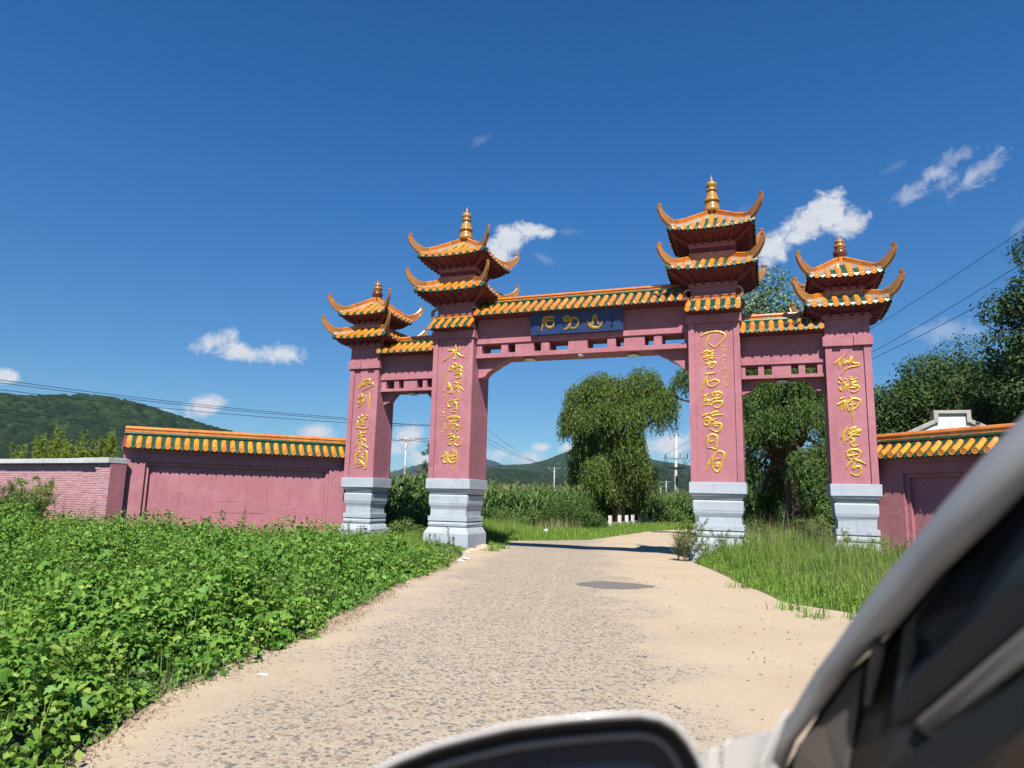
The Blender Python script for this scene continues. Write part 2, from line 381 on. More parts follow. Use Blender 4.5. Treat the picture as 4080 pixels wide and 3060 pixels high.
GLYPHS = {
 'P1': [
  (0, [[-790,583,-793,572,-808,557,-809,549,-802,548],[-787,574,-774,579,-766,576,-781,564,-798,562,-778,557],[-770,564,-754,564,-753,558,-767,550,-784,543,-793,537],[-806,554,-793,559,-784,569]]),
  (0, [[-800,527,-788,523],[-810,512,-804,517,-793,521,-793,514,-809,510],[-810,496,-805,500,-790,507],[-809,498,-805,493,-792,500,-787,505,-794,491,-805,480,-808,483],[-779,523,-779,516,-780,500],[-765,533,-764,515,-765,492,-766,462]]),
  (0, [[-794,451,-786,447],[-769,456,-772,449,-764,447],[-793,443,-781,447],[-805,444,-801,436],[-812,429,-807,427,-808,413,-810,405,-799,404,-772,401,-757,406],[-795,427,-785,438,-767,442],[-789,437,-772,438,-763,438],[-785,438,-783,411],[-792,427,-777,429],[-793,420,-776,422],[-791,414,-776,416]]),
  (0, [[-802,379,-782,386,-769,387],[-794,390,-789,379],[-776,392,-775,381],[-803,369,-789,374,-771,376],[-787,381,-786,356,-787,329,-795,333],[-798,359,-793,363],[-780,365,-768,357],[-800,354,-802,345,-812,334],[-784,345,-771,340,-756,332],[-797,361,-775,367]]),
  (0, [[-811,304,-798,317,-790,319,-802,302],[-806,307,-807,284,-810,271],[-802,309,-793,311],[-785,304,-772,316,-763,319,-761,300,-761,278,-762,260,-773,263],[-782,309,-769,307],[-792,302,-778,300,-793,284,-800,273],[-792,291,-780,282,-769,273],[-792,278,-777,278,-771,271,-784,269,-802,262]]),
 ],
 'P2': [
  (0, [[-425,685,-425,661,-426,634,-434,640],[-453,667,-432,664,-441,650,-459,634,-469,630],[-407,678,-413,666,-421,660],[-420,657,-406,645,-388,640]]),
  (0, [[-447,608,-445,593],[-445,605,-433,608,-435,596,-445,595],[-430,619,-411,614],[-420,619,-423,601],[-431,603,-414,607,-400,609],[-408,611,-398,602,-410,598,-423,597],[-426,587,-404,595,-402,586,-419,584],[-425,581,-406,583,-401,574,-412,567,-422,572]]),
  (0, [[-448,555,-443,537,-450,532],[-440,549,-434,523,-442,518,-429,517],[-452,538,-430,540],[-424,553,-399,548],[-401,559,-411,542],[-424,540,-402,542],[-426,533,-405,536,-388,523],[-410,548,-408,522,-408,491],[-421,553,-414,548]]),
  (0, [[-431,493,-445,485,-446,473,-436,469,-424,479],[-408,493,-425,490,-415,481,-413,464,-417,451,-430,453,-433,459,-405,461],[-421,479,-406,481]]),
  (0, [[-435,436,-404,438],[-444,426,-443,433,-404,433,-403,425,-409,421],[-420,441,-420,424],[-438,418,-409,421],[-436,418,-437,407,-446,392],[-431,411,-409,413],[-422,412,-427,398,-424,391,-415,398],[-415,412,-406,403,-393,406],[-395,403,-405,392,-414,385]]),
  (0, [[-440,375,-420,378],[-428,379,-429,367],[-438,365,-420,369,-422,358,-437,358],[-430,358,-439,344,-428,342,-427,351],[-414,375,-403,379],[-413,364,-403,366,-410,355,-416,345,-406,338,-392,342,-393,351]]),
  (0, [[-464,298,-442,307],[-450,315,-451,295,-455,284,-444,281,-440,293,-444,315,-450,317],[-433,312,-437,295,-429,281,-410,284,-406,301,-412,321,-430,318],[-433,301,-408,304],[-431,293,-407,294],[-421,329,-420,293,-421,253]]),
  (1, [[-465,585,-451,586],[-459,588,-462,579],[-465,577,-451,578],[-463,572,-452,573,-453,567],[-463,572,-463,565],[-458,576,-457,550]]),
  (1, [[-471,537,-458,538],[-468,532,-466,526],[-463,538,-456,523],[-469,527,-463,531]]),
  (1, [[-465,512,-464,509],[-466,503,-462,505],[-459,512,-450,513],[-453,512,-452,500],[-459,507,-455,508,-455,503,-458,503]]),
  (1, [[-472,473,-471,468,-467,471],[-463,475,-460,471],[-463,468,-456,472]]),
  (1, [[-465,462,-468,458],[-468,459,-457,460],[-466,456,-458,456],[-468,454,-461,449,-467,448],[-463,456,-455,449]]),
  (1, [[-470,442,-468,439],[-470,435,-465,438],[-462,443,-457,439,-464,436],[-459,442,-456,436]]),
  (1, [[-466,430,-457,429],[-462,432,-463,417],[-469,425,-455,426],[-468,419,-457,420]]),
  (1, [[-467,416,-466,411],[-469,406,-464,409],[-461,414,-455,413,-458,408,-453,404,-461,403]]),
  (1, [[-468,397,-460,398,-462,393,-470,393],[-465,393,-471,387,-458,384,-452,387],[-459,397,-452,398,-454,390,-458,390]]),
  (1, [[-461,381,-459,378],[-466,375,-455,378,-465,371,-453,370]]),
 ],
 'P3': [
  (0, [[391,667,403,673,420,678,442,678,460,668,457,654,444,640,430,631,420,637,414,643],[418,668,407,648,400,627]]),
  (0, [[392,611,402,619,412,618,399,605,388,585],[398,599,410,605,407,593,400,592],[413,616,431,619],[417,611,432,611],[414,604,432,604],[415,597,430,596],[424,623,423,590],[403,580,429,584,430,578,421,567,416,570],[416,581,407,566]]),
  (0, [[401,549,432,552],[409,546,397,525,390,498],[404,533,408,516,413,510],[412,524,425,531,439,526,435,518,422,510,412,511]]),
  (0, [[394,482,413,490],[406,488,396,468,390,451],[399,468,410,470,405,456,397,457],[421,481,421,490,437,494,448,486,442,478,423,476],[429,484,442,485],[415,467,421,473,445,475],[433,492,431,467],[413,453,426,464,446,465,447,458,436,446,425,449,423,455]]),
  (0, [[390,423,412,431],[400,434,398,423],[412,428,433,436,430,429],[395,414,406,418,413,411,408,397,397,396,394,406,404,409,406,403],[417,422,428,425,449,425],[419,417,416,408,433,415],[422,403,435,405],[420,397,440,400,443,389,434,375,421,379,409,385],[424,392,435,393]]),
  (0, [[406,361,403,345,403,329],[401,359,416,367,430,361,428,342,428,324,415,328,403,329],[411,345,422,349]]),
  (0, [[410,295,403,278,396,259],[413,295,428,314,438,318,450,309,444,287,432,260,421,262,415,276,418,292,427,295,440,296],[425,281,435,284,424,273,435,275]]),
  (1, [[451,633,466,631]]),
  (1, [[457,627,452,614],[453,621,463,623,459,614,466,612]]),
  (1, [[455,608,449,591],[452,601,460,604,458,598,464,598]]),
  (1, [[454,590,462,589],[455,585,461,585],[453,580,464,579]]),
  (1, [[457,577,451,571],[455,572,463,572],[455,568,462,568],[448,564,464,565],[459,572,459,555]]),
  (1, [[460,551,453,544],[460,551,465,545],[456,543,463,543],[455,539,464,539],[459,545,459,533],[454,533,464,533]]),
  (1, [[450,523,457,524],[454,526,452,512],[449,519,457,520],[461,524,459,514,454,503],[458,520,467,507],[463,521,461,518]]),
 ],
 'P4': [
  (0, [[758,568,771,580,787,595],[770,575,770,554],[781,582,781,565,790,574,794,567,802,586,802,569,819,566,819,560,801,557,786,551,773,536]]),
  (0, [[766,527,774,517],[764,515,770,508],[765,502,770,490,775,502],[782,523,786,518],[777,510,789,515],[783,513,781,499,778,488],[782,504,788,505,786,490],[800,529,795,520,815,523],[797,513,812,515,797,506,815,501,815,491,802,484,794,488],[794,497,811,497]]),
  (0, [[766,466,778,470],[758,450,781,460,773,448],[768,448,767,431],[776,453,776,431],[783,463,783,443,788,429],[786,455,799,466,817,461,812,447,799,436,789,434],[790,448,808,450],[792,475,796,462,796,432,795,396]]),
  (0, [[782,386,773,372,762,354],[771,365,771,339],[786,379,801,385,798,379,782,372],[782,367,812,378,808,372,783,363],[787,365,812,363],[793,363,776,347],[789,354,797,349,787,340,796,332,811,338]]),
  (0, [[775,313,780,297],[775,315,789,323,804,322,811,313,802,299,782,295],[789,319,792,299],[780,306,805,310],[790,292,779,283,772,270],[796,295,810,290,824,281],[798,290,789,270,803,277,810,270,807,256,796,251,781,258]]),
 ],
 'SG': [
  (0, [[-73,759,-101,760,-113,752,-114,736,-121,716],[-106,752,-104,739,-96,727,-84,726,-76,737,-78,752],[-106,748,-93,749,-78,748]]),
  (0, [[-23,758,-38,756,-42,748,-34,744,-17,751,-2,751,7,741,4,727,-8,718,-20,720],[-17,749,-21,732,-31,720,-44,715]]),
  (0, [[37,739,44,723,55,717,72,716,81,725,84,734],[50,721,55,741,61,756,66,751,69,735,75,724]]),
  (1, [[115,757,114,743],[111,750,118,748],[111,737,120,735],[115,740,115,729],[111,726,120,724,118,718,112,717]]),
 ],
}
# ------------------------------------------------------------------ ground, road
g = Mat('ground_soil_and_grass')
gn = g.noise(.35, 5, .6)
gc = g.mix(g.ramp(gn, [(.4, 0), (.62, 1)]), (.055, .085, .022), (.16, .135, .075))
g.set('Base Color', gc).set('Roughness', .95); g.bump(g.noise(3, 5), .6, .05)
def polar_sheet(c, radii, na, zf):
    V = [(c[0], c[1], float(zf(c[0], c[1])))]
    for r in radii:
        a = np.arange(na) * 2 * pi / na
        x, y = c[0] + r * np.cos(a), c[1] + r * np.sin(a); z = zf(x, y) + 0 * x
        V += list(zip(x, y, z))
    F = [(0, 1 + j, 1 + (j + 1) % na) for j in range(na)]
    for i in range(len(radii) - 1):
        for j in range(na):
            a, b = 1 + i * na + j, 1 + i * na + (j + 1) % na
            F.append((a, a + na, b + na, b))
    return V, F
V, F = polar_sheet((2, 0), [1, 2, 3, 4, 5, 6, 7, 8, 10, 12, 15, 18, 22, 28, 36, 50, 80, 150, 300, 600, 1200, 2500, 6000], 64,
                   lambda x, y: ground_z(x, y) - .004)
obj('ground', V, F, g.m, kind='structure', smooth=True)

RL = [(4.2, -40), (3.1, -24), (1.75, -18.8), (.95, -17.3), (.55, -15.), (-.2, -12.3), (-1.05, -9.8), (-1.6, -6.8), (-2.3, -4.2), (-3.35, -1.6), (-3.5, 0), (-4.0, 2.5), (-4.7, 6.0),
      (-5.2, 8.4), (-2.6, 11.6), (-2.2, 17), (-1.9, 24.7), (-.9, 30), (1.5, 35), (6, 39), (14, 42), (30, 45)]
RR = [(14.5, -40), (11.5, -24), (9.6, -18.8), (9.0, -17), (8.3, -14.5), (7.7, -12), (6.9, -9.8), (5.85, -9.0), (5.2, -6.8), (4.5, -4.0), (3.7, -1.6), (3.45, 0), (3.5, 2.5), (3.6, 5),
      (3.7, 8), (3.8, 11.5), (4.0, 16), (4.4, 21), (5.2, 25), (7.5, 29), (11, 32.5), (16, 35), (31, 38)]
def resample(P, ys):
    P = np.array(P); return np.stack([np.interp(ys, P[:, 1], P[:, 0]), ys], 1)
ys = np.concatenate([np.arange(-40, 30, .35), np.arange(30, 45, 1.0)])
L_, R_ = resample(RL, ys), resample(RR, np.clip(ys, -40, 38))
wig = (fbm(ys * .9, ys * 0 + 3) - .5)
wig2 = (fbm(ys * 1.1, ys * 0 + 9) - .5)
L_[:, 0] += wig * .35; R_[:, 0] += wig2 * .35
NU = 40
def road_z(x, y):
    a, b = np.interp(y, ys, L_[:, 0]), np.interp(y, ys, R_[:, 0]); t = (x - a) / (b - a)
    rut = -.035 * math.exp(-((t - .42) / .07) ** 2) - .03 * math.exp(-((t - .7) / .07) ** 2)
    return float(ground_z(x, y)) + .024 + rut * .5 + .018 * (float(fbm(x * 1.3, y * 1.3, 2)) - .5)
V = []; F = []
for i, (a, b) in enumerate(zip(L_, R_)):
    for j in range(NU + 1):
        t = j / NU; x = a[0] + (b[0] - a[0]) * t; y = ys[i]
        V.append((x, y, road_z(x, y)))
for i in range(len(ys) - 1):
    for j in range(NU):
        a = i * (NU + 1) + j; F.append((a, a + 1, a + NU + 2, a + NU + 1))
rd = Mat('sandy_asphalt_road')
POS = rd.pos()
sand = rd.mix(rd.ramp(rd.noise(.7, 6, .6), [(.35, 0), (.65, 1)]), (.435, .342, .235), (.385, .298, .20))
sand = rd.mix(rd.math('MULTIPLY', rd.ramp(rd.noise(14, 5, .7), [(.45, 0), (.8, 1)]), .4), sand, (.32, .255, .185))
sand = rd.mix(rd.math('MULTIPLY', rd.ramp(rd.noise(.28, 4, .6), [(.45, 0), (.75, 1)]), .5), sand, (.45, .37, .28))
# zone where old aggregate shows through: a broad band down the carriageway, ragged by noise
sx = rd.n.new('ShaderNodeSeparateXYZ'); rd.l.new(POS, sx.inputs[0])
cx = rd.math('ADD', rd.math('MULTIPLY', rd.math('ADD', sx.outputs[1], 18.0), -.26), 3.8)      # centre line of the band
off = rd.math('ABSOLUTE', rd.math('SUBTRACT', sx.outputs[0], cx))
band = rd.math('SUBTRACT', rd.math('ADD', 2.35, rd.math('MULTIPLY', rd.math('SUBTRACT', rd.noise(.8, 4, .6), .5), 3.2)), off)
band = rd.ramp(rd.math('MULTIPLY', band, .6, True), [(0, .08), (.25, .55), (.6, 1)])
wander = rd.math('MULTIPLY', rd.math('SUBTRACT', rd.noise(.5, 3), .5), .5)
def strip_(dx, w):            # sand lying in a joint or a wheel track
    d_ = rd.math('ABSOLUTE', rd.math('SUBTRACT', rd.math('SUBTRACT', sx.outputs[0], cx), rd.math('ADD', wander, dx)))
    return rd.ramp(rd.math('DIVIDE', d_, w), [(0, .75), (.6, .85), (1, 1)])
band = rd.math('MULTIPLY', rd.math('MULTIPLY', band, strip_(.28, .03)), 1.0)
def pebbles(scale, thr, k):
    vec = rd.n.new('ShaderNodeVectorMath'); vec.operation = 'ADD'; rd.l.new(POS, vec.inputs[0])
    wob = rd.n.new('ShaderNodeVectorMath'); wob.operation = 'SCALE'; rd.l.new(rd.noise(scale * 1.3, 2, out='Color'), wob.inputs[0]); wob.inputs['Scale'].default_value = .35 / scale
    rd.l.new(wob.outputs[0], vec.inputs[1])
    d = rd.n.new('ShaderNodeTexVoronoi'); d.inputs['Scale'].default_value = scale; rd.l.new(vec.outputs[0], d.inputs['Vector'])
    sc_ = rd.n.new('ShaderNodeSeparateColor'); rd.l.new(d.outputs['Color'], sc_.inputs[0])
    lim = rd.math('MULTIPLY', rd.math('MULTIPLY', sc_.outputs[0], thr), band)
    m = rd.math('MULTIPLY', rd.math('SUBTRACT', lim, d.outputs['Distance']), 14.0, True)
    return m, sc_.outputs[1]
sand = rd.mix(rd.math('MULTIPLY', band, .62), sand, rd.ramp(rd.noise(5, 6, .7), [(.3, (.29, .25, .195)), (.7, (.39, .335, .26))]))
m1, c1 = pebbles(23, .66, 0); m2, c2 = pebbles(47, .66, 1)
col = rd.mix(rd.math('MULTIPLY', m2, .8), sand, rd.ramp(c2, [(0, (.12, .11, .10)), (.6, (.24, .19, .15)), (1, (.38, .27, .18))]))
col = rd.mix(rd.math('MULTIPLY', m1, .85), col, rd.ramp(c1, [(0, (.085, .09, .10)), (.5, (.17, .15, .13)), (.8, (.26, .17, .11)), (1, (.34, .26, .20))]))
rd.set('Base Color', col).set('Roughness', .9)
rd.b.inputs['Specular IOR Level'].default_value = .25
rd.bump(rd.math('ADD', rd.math('MULTIPLY', m1, .5), rd.math('ADD', rd.noise(22, 5, .7), rd.math('MULTIPLY', m2, .3))), .55, .018)
obj('road', V, F, rd.m, kind='structure', smooth=True)

# dark asphalt patches, each its own sheet lying on the road
asp = Mat('asphalt_patch'); asp.set('Base Color', asp.mix(asp.noise(9, 5), (.11, .10, .092), (.17, .15, .125))).set('Roughness', .85); asp.bump(asp.noise(60, 3), .6, .01)
def patch(pts, name, dz, mat):
    c = np.mean(pts, 0); P = []
    n = len(pts)
    for i in range(n):
        a, b = np.array(pts[i]), np.array(pts[(i + 1) % n])
        for t in np.arange(0, 1, .2):
            q = a + (b - a) * t; q = c + (q - c) * (1 + .28 * (fbm(q[0] * 6, q[1] * 6, 4) - .5)); P.append(q)
    P = np.array(P); V = [(c[0], c[1])]
    K = 6
    for q_ in range(1, K + 1): V += [tuple(c + (p - c) * q_ / K) for p in P]
    V = [(x, y, road_z(x, y) + .005) for x, y in V]; n = len(P)
    F = [(0, 1 + i, 1 + (i + 1) % n) for i in range(n)]
    for q_ in range(K - 1): F += [(1 + q_ * n + i, 1 + (q_ + 1) * n + i, 1 + (q_ + 1) * n + (i + 1) % n, 1 + q_ * n + (i + 1) % n) for i in range(n)]
    return obj(name, V, F, mat, kind='structure')
patch([(2.75 + .72 * cos(a) + .1 * sin(3 * a), -8.0 + .62 * sin(a) + .08 * cos(2 * a)) for a in np.arange(0, 6.2, .5)], 'road_patch', 0, asp.m)

# ------------------------------------------------------------------ tiled roofs
SP = .27; RR_ = .082
def roll_tile_geo(path, u, T, r=RR_, n=6, nub=True, close_top=True):
    """path: [(v, z)] from the top down to the eave at lateral position u; T(u, v, z) -> world"""
    mb = MB(); rings = []; k = len(path)
    for i, (v, z) in enumerate(path):
        for dr in ((0, .006) if 0 < i < k - 1 else (0,)):
            rr = r * (1 - .0) + dr
            rings.append([T(u + rr * cos(pi * j / n), v, z + rr * sin(pi * j / n) * 1.05) for j in range(n + 1)])
    V, F = loft(rings, close=False, cap=False); mb.add(V, F)
    v, z = path[-1]; m = 12; zc = z + .008
    o = [T(u + r * 1.04 * cos(2 * pi * j / m), v, zc + r * 1.04 * sin(2 * pi * j / m)) for j in range(m)]
    f = [T(u + r * 1.04 * cos(2 * pi * j / m), v + .02, zc - .006 + r * 1.04 * sin(2 * pi * j / m)) for j in range(m)]
    i1 = [T(u + r * .74 * cos(2 * pi * j / m), v + .02, zc - .006 + r * .74 * sin(2 * pi * j / m)) for j in range(m)]
    i2 = [T(u + r * .66 * cos(2 * pi * j / m), v + .008, zc - .006 + r * .66 * sin(2 * pi * j / m)) for j in range(m)]
    V = o + f + i1 + i2 + [T(u, v + .02, zc - .006)]
    F = []
    for a in range(3):
        for j in range(m): F.append((a * m + j, a * m + (j + 1) % m, (a + 1) * m + (j + 1) % m, (a + 1) * m + j))
    for j in range(m): F.append((3 * m + j, 3 * m + (j + 1) % m, 4 * m))
    mb.add(V, F)
    if nub and k >= 2:
        v0, z0 = path[-1]; v1, z1 = path[-2]; t = .33 if k > 2 else .5
        v, z = v0 + (v1 - v0) * t, z0 + (z1 - z0) * t + r * 1.0
        mb.box(u - .016, u + .016, v - .016, v + .016, z - .01, z + .045, T)
    return mb
DRIP = [(-.105, .0), (-.115, -.045), (-.07, -.09), (0, -.14), (.07, -.09), (.115, -.045), (.105, 0), (.05, -.02), (-.05, -.02)]
def drip_tile_geo(u, v, z, T):
    mb = MB(); n = len(DRIP)
    a = [T(u + x, v + .012 - y * .25, z + y) for x, y in DRIP]
    b = [T(u + x, v - .008 - y * .25, z + y) for x, y in DRIP]
    c = [T(u + x * .55, v + .022 - (y * .6 - .02) * .25, z + y * .6 - .02) for x, y in DRIP[:7]]
    mb.add(a + b, [(i, (i + 1) % n, n + (i + 1) % n, n + i) for i in range(n)] + [tuple(range(n, 2 * n))])
    mb.add(a + c, [(0, 1, n + 1, n), (1, 2, n + 2, n + 1), (2, 3, n + 3, n + 2), (3, 4, n + 4, n + 3), (4, 5, n + 5, n + 4), (5, 6, n + 6, n + 5)] + [tuple(range(n, n + 7))])
    return mb
def pan_geo(u, path, T, hw=.075, step=.07):
    """stepped channel tiles between two rolls, following the path from top to eave"""
    mb = MB(); L = [0]
    for a, b in zip(path, path[1:]): L.append(L[-1] + math.hypot(b[0] - a[0], b[1] - a[1]))
    n = max(1, int(L[-1] / step))
    vs = np.interp(np.linspace(0, L[-1], n + 1), L, [p[0] for p in path]); zs = np.interp(np.linspace(0, L[-1], n + 1), L, [p[1] for p in path])
    for i in range(n):
        a, b = (vs[i], zs[i] + .008), (vs[i + 1] + .012, zs[i + 1] + .026)
        P = []
        for (v, z) in (a, b, (b[0], b[1] - .022)):
            P += [T(u - hw, v, z + .006), T(u, v, z), T(u + hw, v, z + .006)]
        mb.add(P, [(0, 1, 4, 3), (1, 2, 5, 4), (3, 4, 7, 6), (4, 5, 8, 7)])
    return mb
def face_T(cx, cy, k):
    """k: 0 front (-Y), 1 right (+X), 2 back, 3 left.  u runs left to right seen from outside"""
    if k == 0: return lambda u, v, z: (cx + u, cy - v, z)
    if k == 1: return lambda u, v, z: (cx + v, cy + u, z)
    if k == 2: return lambda u, v, z: (cx - u, cy + v, z)
    return lambda u, v, z: (cx - v, cy - u, z)

def merge(name, mbs, mat, parent, **kw):
    m = MB()
    for b in mbs: m.add(b.V, b.F)
    return m.obj(name, mat, parent, **kw) if m.V else None

HORN_P = [  # bottom r,z ; top r,z  (for the upper roof of the tall towers)
    (.99, 10.17, 1.00, 10.355), (1.11, 10.10, 1.09, 10.33), (1.22, 10.09, 1.18, 10.37), (1.33, 10.17, 1.27, 10.43), (1.42, 10.29, 1.345, 10.51),
    (1.49, 10.43, 1.405, 10.60), (1.525, 10.56, 1.45, 10.68), (1.525, 10.66, 1.475, 10.715)]
SECT = [(-.062, 0), (-.062, .26), (-.046, .30), (-.058, .52), (-.042, .57), (-.056, .82), (-.03, .98), (.03, .98), (.056, .82), (.042, .57), (.058, .52), (.046, .30), (.062, .26), (.062, 0)]
def hip_pt(cx, cy, sx, sy, r, z, lat):
    """point on the hip diagonal with a lateral offset"""
    return (cx + sx * r + lat * sy * .7071, cy + sy * r - lat * sx * .7071, z)
def build_horn(cx, cy, sx, sy, dr, dz, parent, scale=1.0, visible=True):
    rings = []
    for i, (rb, zb, rt, zt) in enumerate(HORN_P):
        w = np.interp(i, [0, 2, 5, 7], [1, .95, .6, .38])
        rings.append([hip_pt(cx, cy, sx, sy, rb + dr + (rt - rb) * b, zb + dz + (zt - zb) * b, a * w) for a, b in SECT])
    V, F = loft(rings); mb = MB(); mb.add(V, F)
    # the curled tip
    rc, zc = HORN_P[-1][2] + dr - .012, HORN_P[-1][3] + dz - .012; m = 12
    for rad, w in ((.052, .030), (.026, .038)):
        A = [hip_pt(cx, cy, sx, sy, rc + rad * cos(2 * pi * j / m), zc + rad * sin(2 * pi * j / m), -w) for j in range(m)]
        B = [hip_pt(cx, cy, sx, sy, rc + rad * cos(2 * pi * j / m), zc + rad * sin(2 * pi * j / m), w) for j in range(m)]
        mb.add(A + B, [(j, (j + 1) % m, m + (j + 1) % m, m + j) for j in range(m)] + [tuple(range(m))[::-1], tuple(range(m, 2 * m))])
    return mb.obj('corner_horn', HORN, parent)

def tower_roof(gate, cx, cy, R, v0, prof, lift, dr, dz, hip_path, hip_h, ntile, body_hw, body_z, vis, apex=False):
    """one square tiled roof; prof(v) is the height of the tile bed"""
    def bed(u, v): return prof(v) + lift * (min(1, abs(u) / R)) ** 3 * (v / R) ** 2
    # tile bed (mortar), fascia and soffit
    mb = MB(); nv, nu = 7, 10
    for k in range(4):
        T = face_T(cx, cy, k); G = []
        for i in range(nv + 1):
            v = v0 + (R - v0) * i / nv
            G.append([T(v * (2 * j / nu - 1), v, bed(v * (2 * j / nu - 1), v)) for j in range(nu + 1)])
        V, F = loft(G, close=False, cap=False); mb.add(V, [f[::-1] for f in F])
        e = [(R * (2 * j / nu - 1)) for j in range(nu + 1)]
        A = [T(u, R, bed(u, R)) for u in e]; B = [T(u, R - .01, bed(u, R) - .10) for u in e]
        C = [T(u * (R - .14) / R, R - .14, bed(u, R) - .12) for u in e]; D = [T(u * body_hw / R, body_hw, body_z) for u in e]
        V, F = loft([A, B, C, D], close=False, cap=False); mb.add(V, [f[::-1] for f in F])
    roof = mb.obj('tower_roof', [PINKD, MORTAR], gate)
    me = roof.data; n1 = nv * nu; per = n1 + 3 * nu
    for i, p in enumerate(me.polygons): p.material_index = 1 if (i % per) < n1 else 0
    # rafters under the eaves, and the moulding below them
    for k in range(4):
        T = face_T(cx, cy, k); rf = MB(); cnt = 5 if R > 1.15 else 4
        us = [(-1 + 2 * (j + .5) / cnt) * (R - .25) * .82 for j in range(cnt)]
        def raf(u0, v0_, z0_, v1_, z1_, w, h, u1):
            P = [T(u0 - w, v0_, z0_ - h), T(u0 + w, v0_, z0_ - h), T(u0 + w, v0_, z0_ + .02), T(u0 - w, v0_, z0_ + .02),
                 T(u1 - w, v1_, z1_ - h), T(u1 + w, v1_, z1_ - h), T(u1 + w, v1_, z1_ + .02), T(u1 - w, v1_, z1_ + .02)]
            rf.add(P, [(0, 1, 2, 3), (4, 7, 6, 5), (0, 4, 5, 1), (2, 6, 7, 3), (0, 3, 7, 4), (1, 5, 6, 2)])
        for u in us:
            zb = bed(u, R) - .12
            raf(u * body_hw / R, body_hw, body_z - .01, u * 0 + u, R - .12, 0, 0, 0) if False else None
            raf(u * .78, body_hw, body_z, R - .13, zb, .032, .075, u)
            raf(u * .78, body_hw, body_z - .07, body_hw + (R - body_hw) * .45, body_z + (zb - body_z) * .42 - .075, .032, .05, u * .88)
        ob = rf.obj('rafters', PINKD, roof, kind='stuff') if k in vis else None
        if ob is None: rf.obj('rafters', PINKD, roof, kind='stuff')
    hb = MB()
    for sx, sy in ((-1, -1), (1, -1), (1, 1), (-1, 1)):
        rings = []
        for t, h in ((0, .08), (.35, .11), (.7, .09), (1, .05)):
            r = body_hw + (R - .08 - body_hw) * t; z = body_z + (bed(R, R) - .12 - body_z) * t - .03 * sin(pi * t)
            rings.append([hip_pt(cx, cy, sx, sy, r, z + b, a) for a, b in ((-.045, -h), (.045, -h), (.045, .03), (-.045, .03))])
        V, F = loft(rings); hb.add(V, F)
    hb.obj('hip_rafters', PINKD, roof, kind='stuff')
    mb = MB(); w = body_hw + .07
    mb.box(cx - w, cx + w, cy - w, cy + w, body_z - .12, body_z - .02)
    mb.box(cx - w + .035, cx + w - .035, cy - w + .035, cy + w - .035, body_z - .17, body_z - .122)
    mb.obj('eave_moulding', PINK, roof)
    # tiles
    for k in range(4):
        T = face_T(cx, cy, k); ind = k in vis; rolls, drips = [], []
        us = [(j - (ntile - 1) / 2) * SP * (R / (.5 * SP * (ntile + .4))) for j in range(ntile)]
        sp = us[1] - us[0]
        for u in us:
            vt = max(v0 + .02, abs(u) + .19 if abs(u) > .02 else .2)
            vt = min(vt, R - .12); n = 4 if R - vt > .5 else (3 if R - vt > .25 else 2)
            path = [(v, bed(u, v) + .02) for v in np.linspace(vt, R + .05, n)]
            rolls.append(roll_tile_geo(path, u, T, r=RR_ * min(1, sp / SP + .02)))
        for j in range(ntile + 1):
            u = us[0] - sp / 2 + j * sp
            drips.append(drip_tile_geo(u, R + .035, bed(u, R) + .03, T))
        pans = []
        for j in range(ntile + 1):
            u = us[0] - sp / 2 + j * sp
            vt = min(max(v0 + .02, abs(u) + .20), R - .06)
            pans.append(pan_geo(u, [(v, bed(u, v)) for v in np.linspace(vt, R + .045, 4)], T, hw=sp / 2 - .05))
        merge('pan_tiles', pans, GREEN, roof, kind='stuff')
        if ind:
            for b in rolls: b.obj('roll_tile', ORANGE, roof)
            for b in drips: b.obj('drip_tile', GREEN, roof)
        else:
            merge('roll_tiles', rolls, ORANGE, roof, kind='stuff'); merge('drip_tiles', drips, GREEN, roof, kind='stuff')
    # hip ridges of separate moulded tiles, then the upturned horn
    for sx, sy in ((-1, -1), (1, -1), (1, 1), (-1, 1)):
        N = len(hip_path) - 1; seg = []
        for i in range(N):
            (ra, za), (rb, zb) = hip_path[i], hip_path[i + 1]
            g_ = .006
            ring = lambda r, z, s: [hip_pt(cx, cy, sx, sy, r, z - hip_h + hip_h * b, a * s) for a, b in SECT]
            V, F = loft([ring(ra + g_, za, 1), ring(rb - g_, zb, 1.03)]); m = MB(); m.add(V, F); seg.append(m)
        if sy < 0 or (sx > 0 and 1 in vis):
            for m in seg: m.obj('hip_tile', ORANGE2, roof)
        else: merge('hip_tiles', seg, ORANGE2, roof, kind='stuff')
        build_horn(cx, cy, sx, sy, dr, dz, roof)
        # mortar fillet under the ridge and the small corner tile below the horn
        m = MB(); rings = []
        for (r, z) in hip_path + [(hip_path[-1][0] + .2, hip_path[-1][1] - .03)]:
            rings.append([hip_pt(cx, cy, sx, sy, r, z - hip_h + b, a) for a, b in ((-.10, -.10), (-.065, .015), (.065, .015), (.10, -.10))])
        V, F = loft(rings); m.add(V, F); m.obj('ridge_mortar', MORTAR, roof)
        m = MB(); r0_, z0_ = R - .02, bed(R, R)
        rings = [[hip_pt(cx, cy, sx, sy, r, z + b, a * w) for a, b in ((-.09, .0), (0, .05), (.09, .0), (.07, -.02), (0, .02), (-.07, -.02))] for r, z, w in ((r0_ - .22, z0_ + .02, 1.1), (r0_ - .05, z0_ + .0, 1), (r0_ + .07, z0_ + .02, .7))]
        V, F = loft(rings); m.add(V, F); m.obj('corner_tile', ORANGE, roof)
        m = MB(); rings = [[hip_pt(cx, cy, sx, sy, r, z + b, a) for a, b in ((-.06, 0), (-.06, .05), (.06, .05), (.06, 0))] for r, z in ((r0_ - .24, z0_ + .055), (r0_ - .03, z0_ + .06))]
        V, F = loft(rings); m.add(V, F); m.obj('corner_block', HORN, roof)
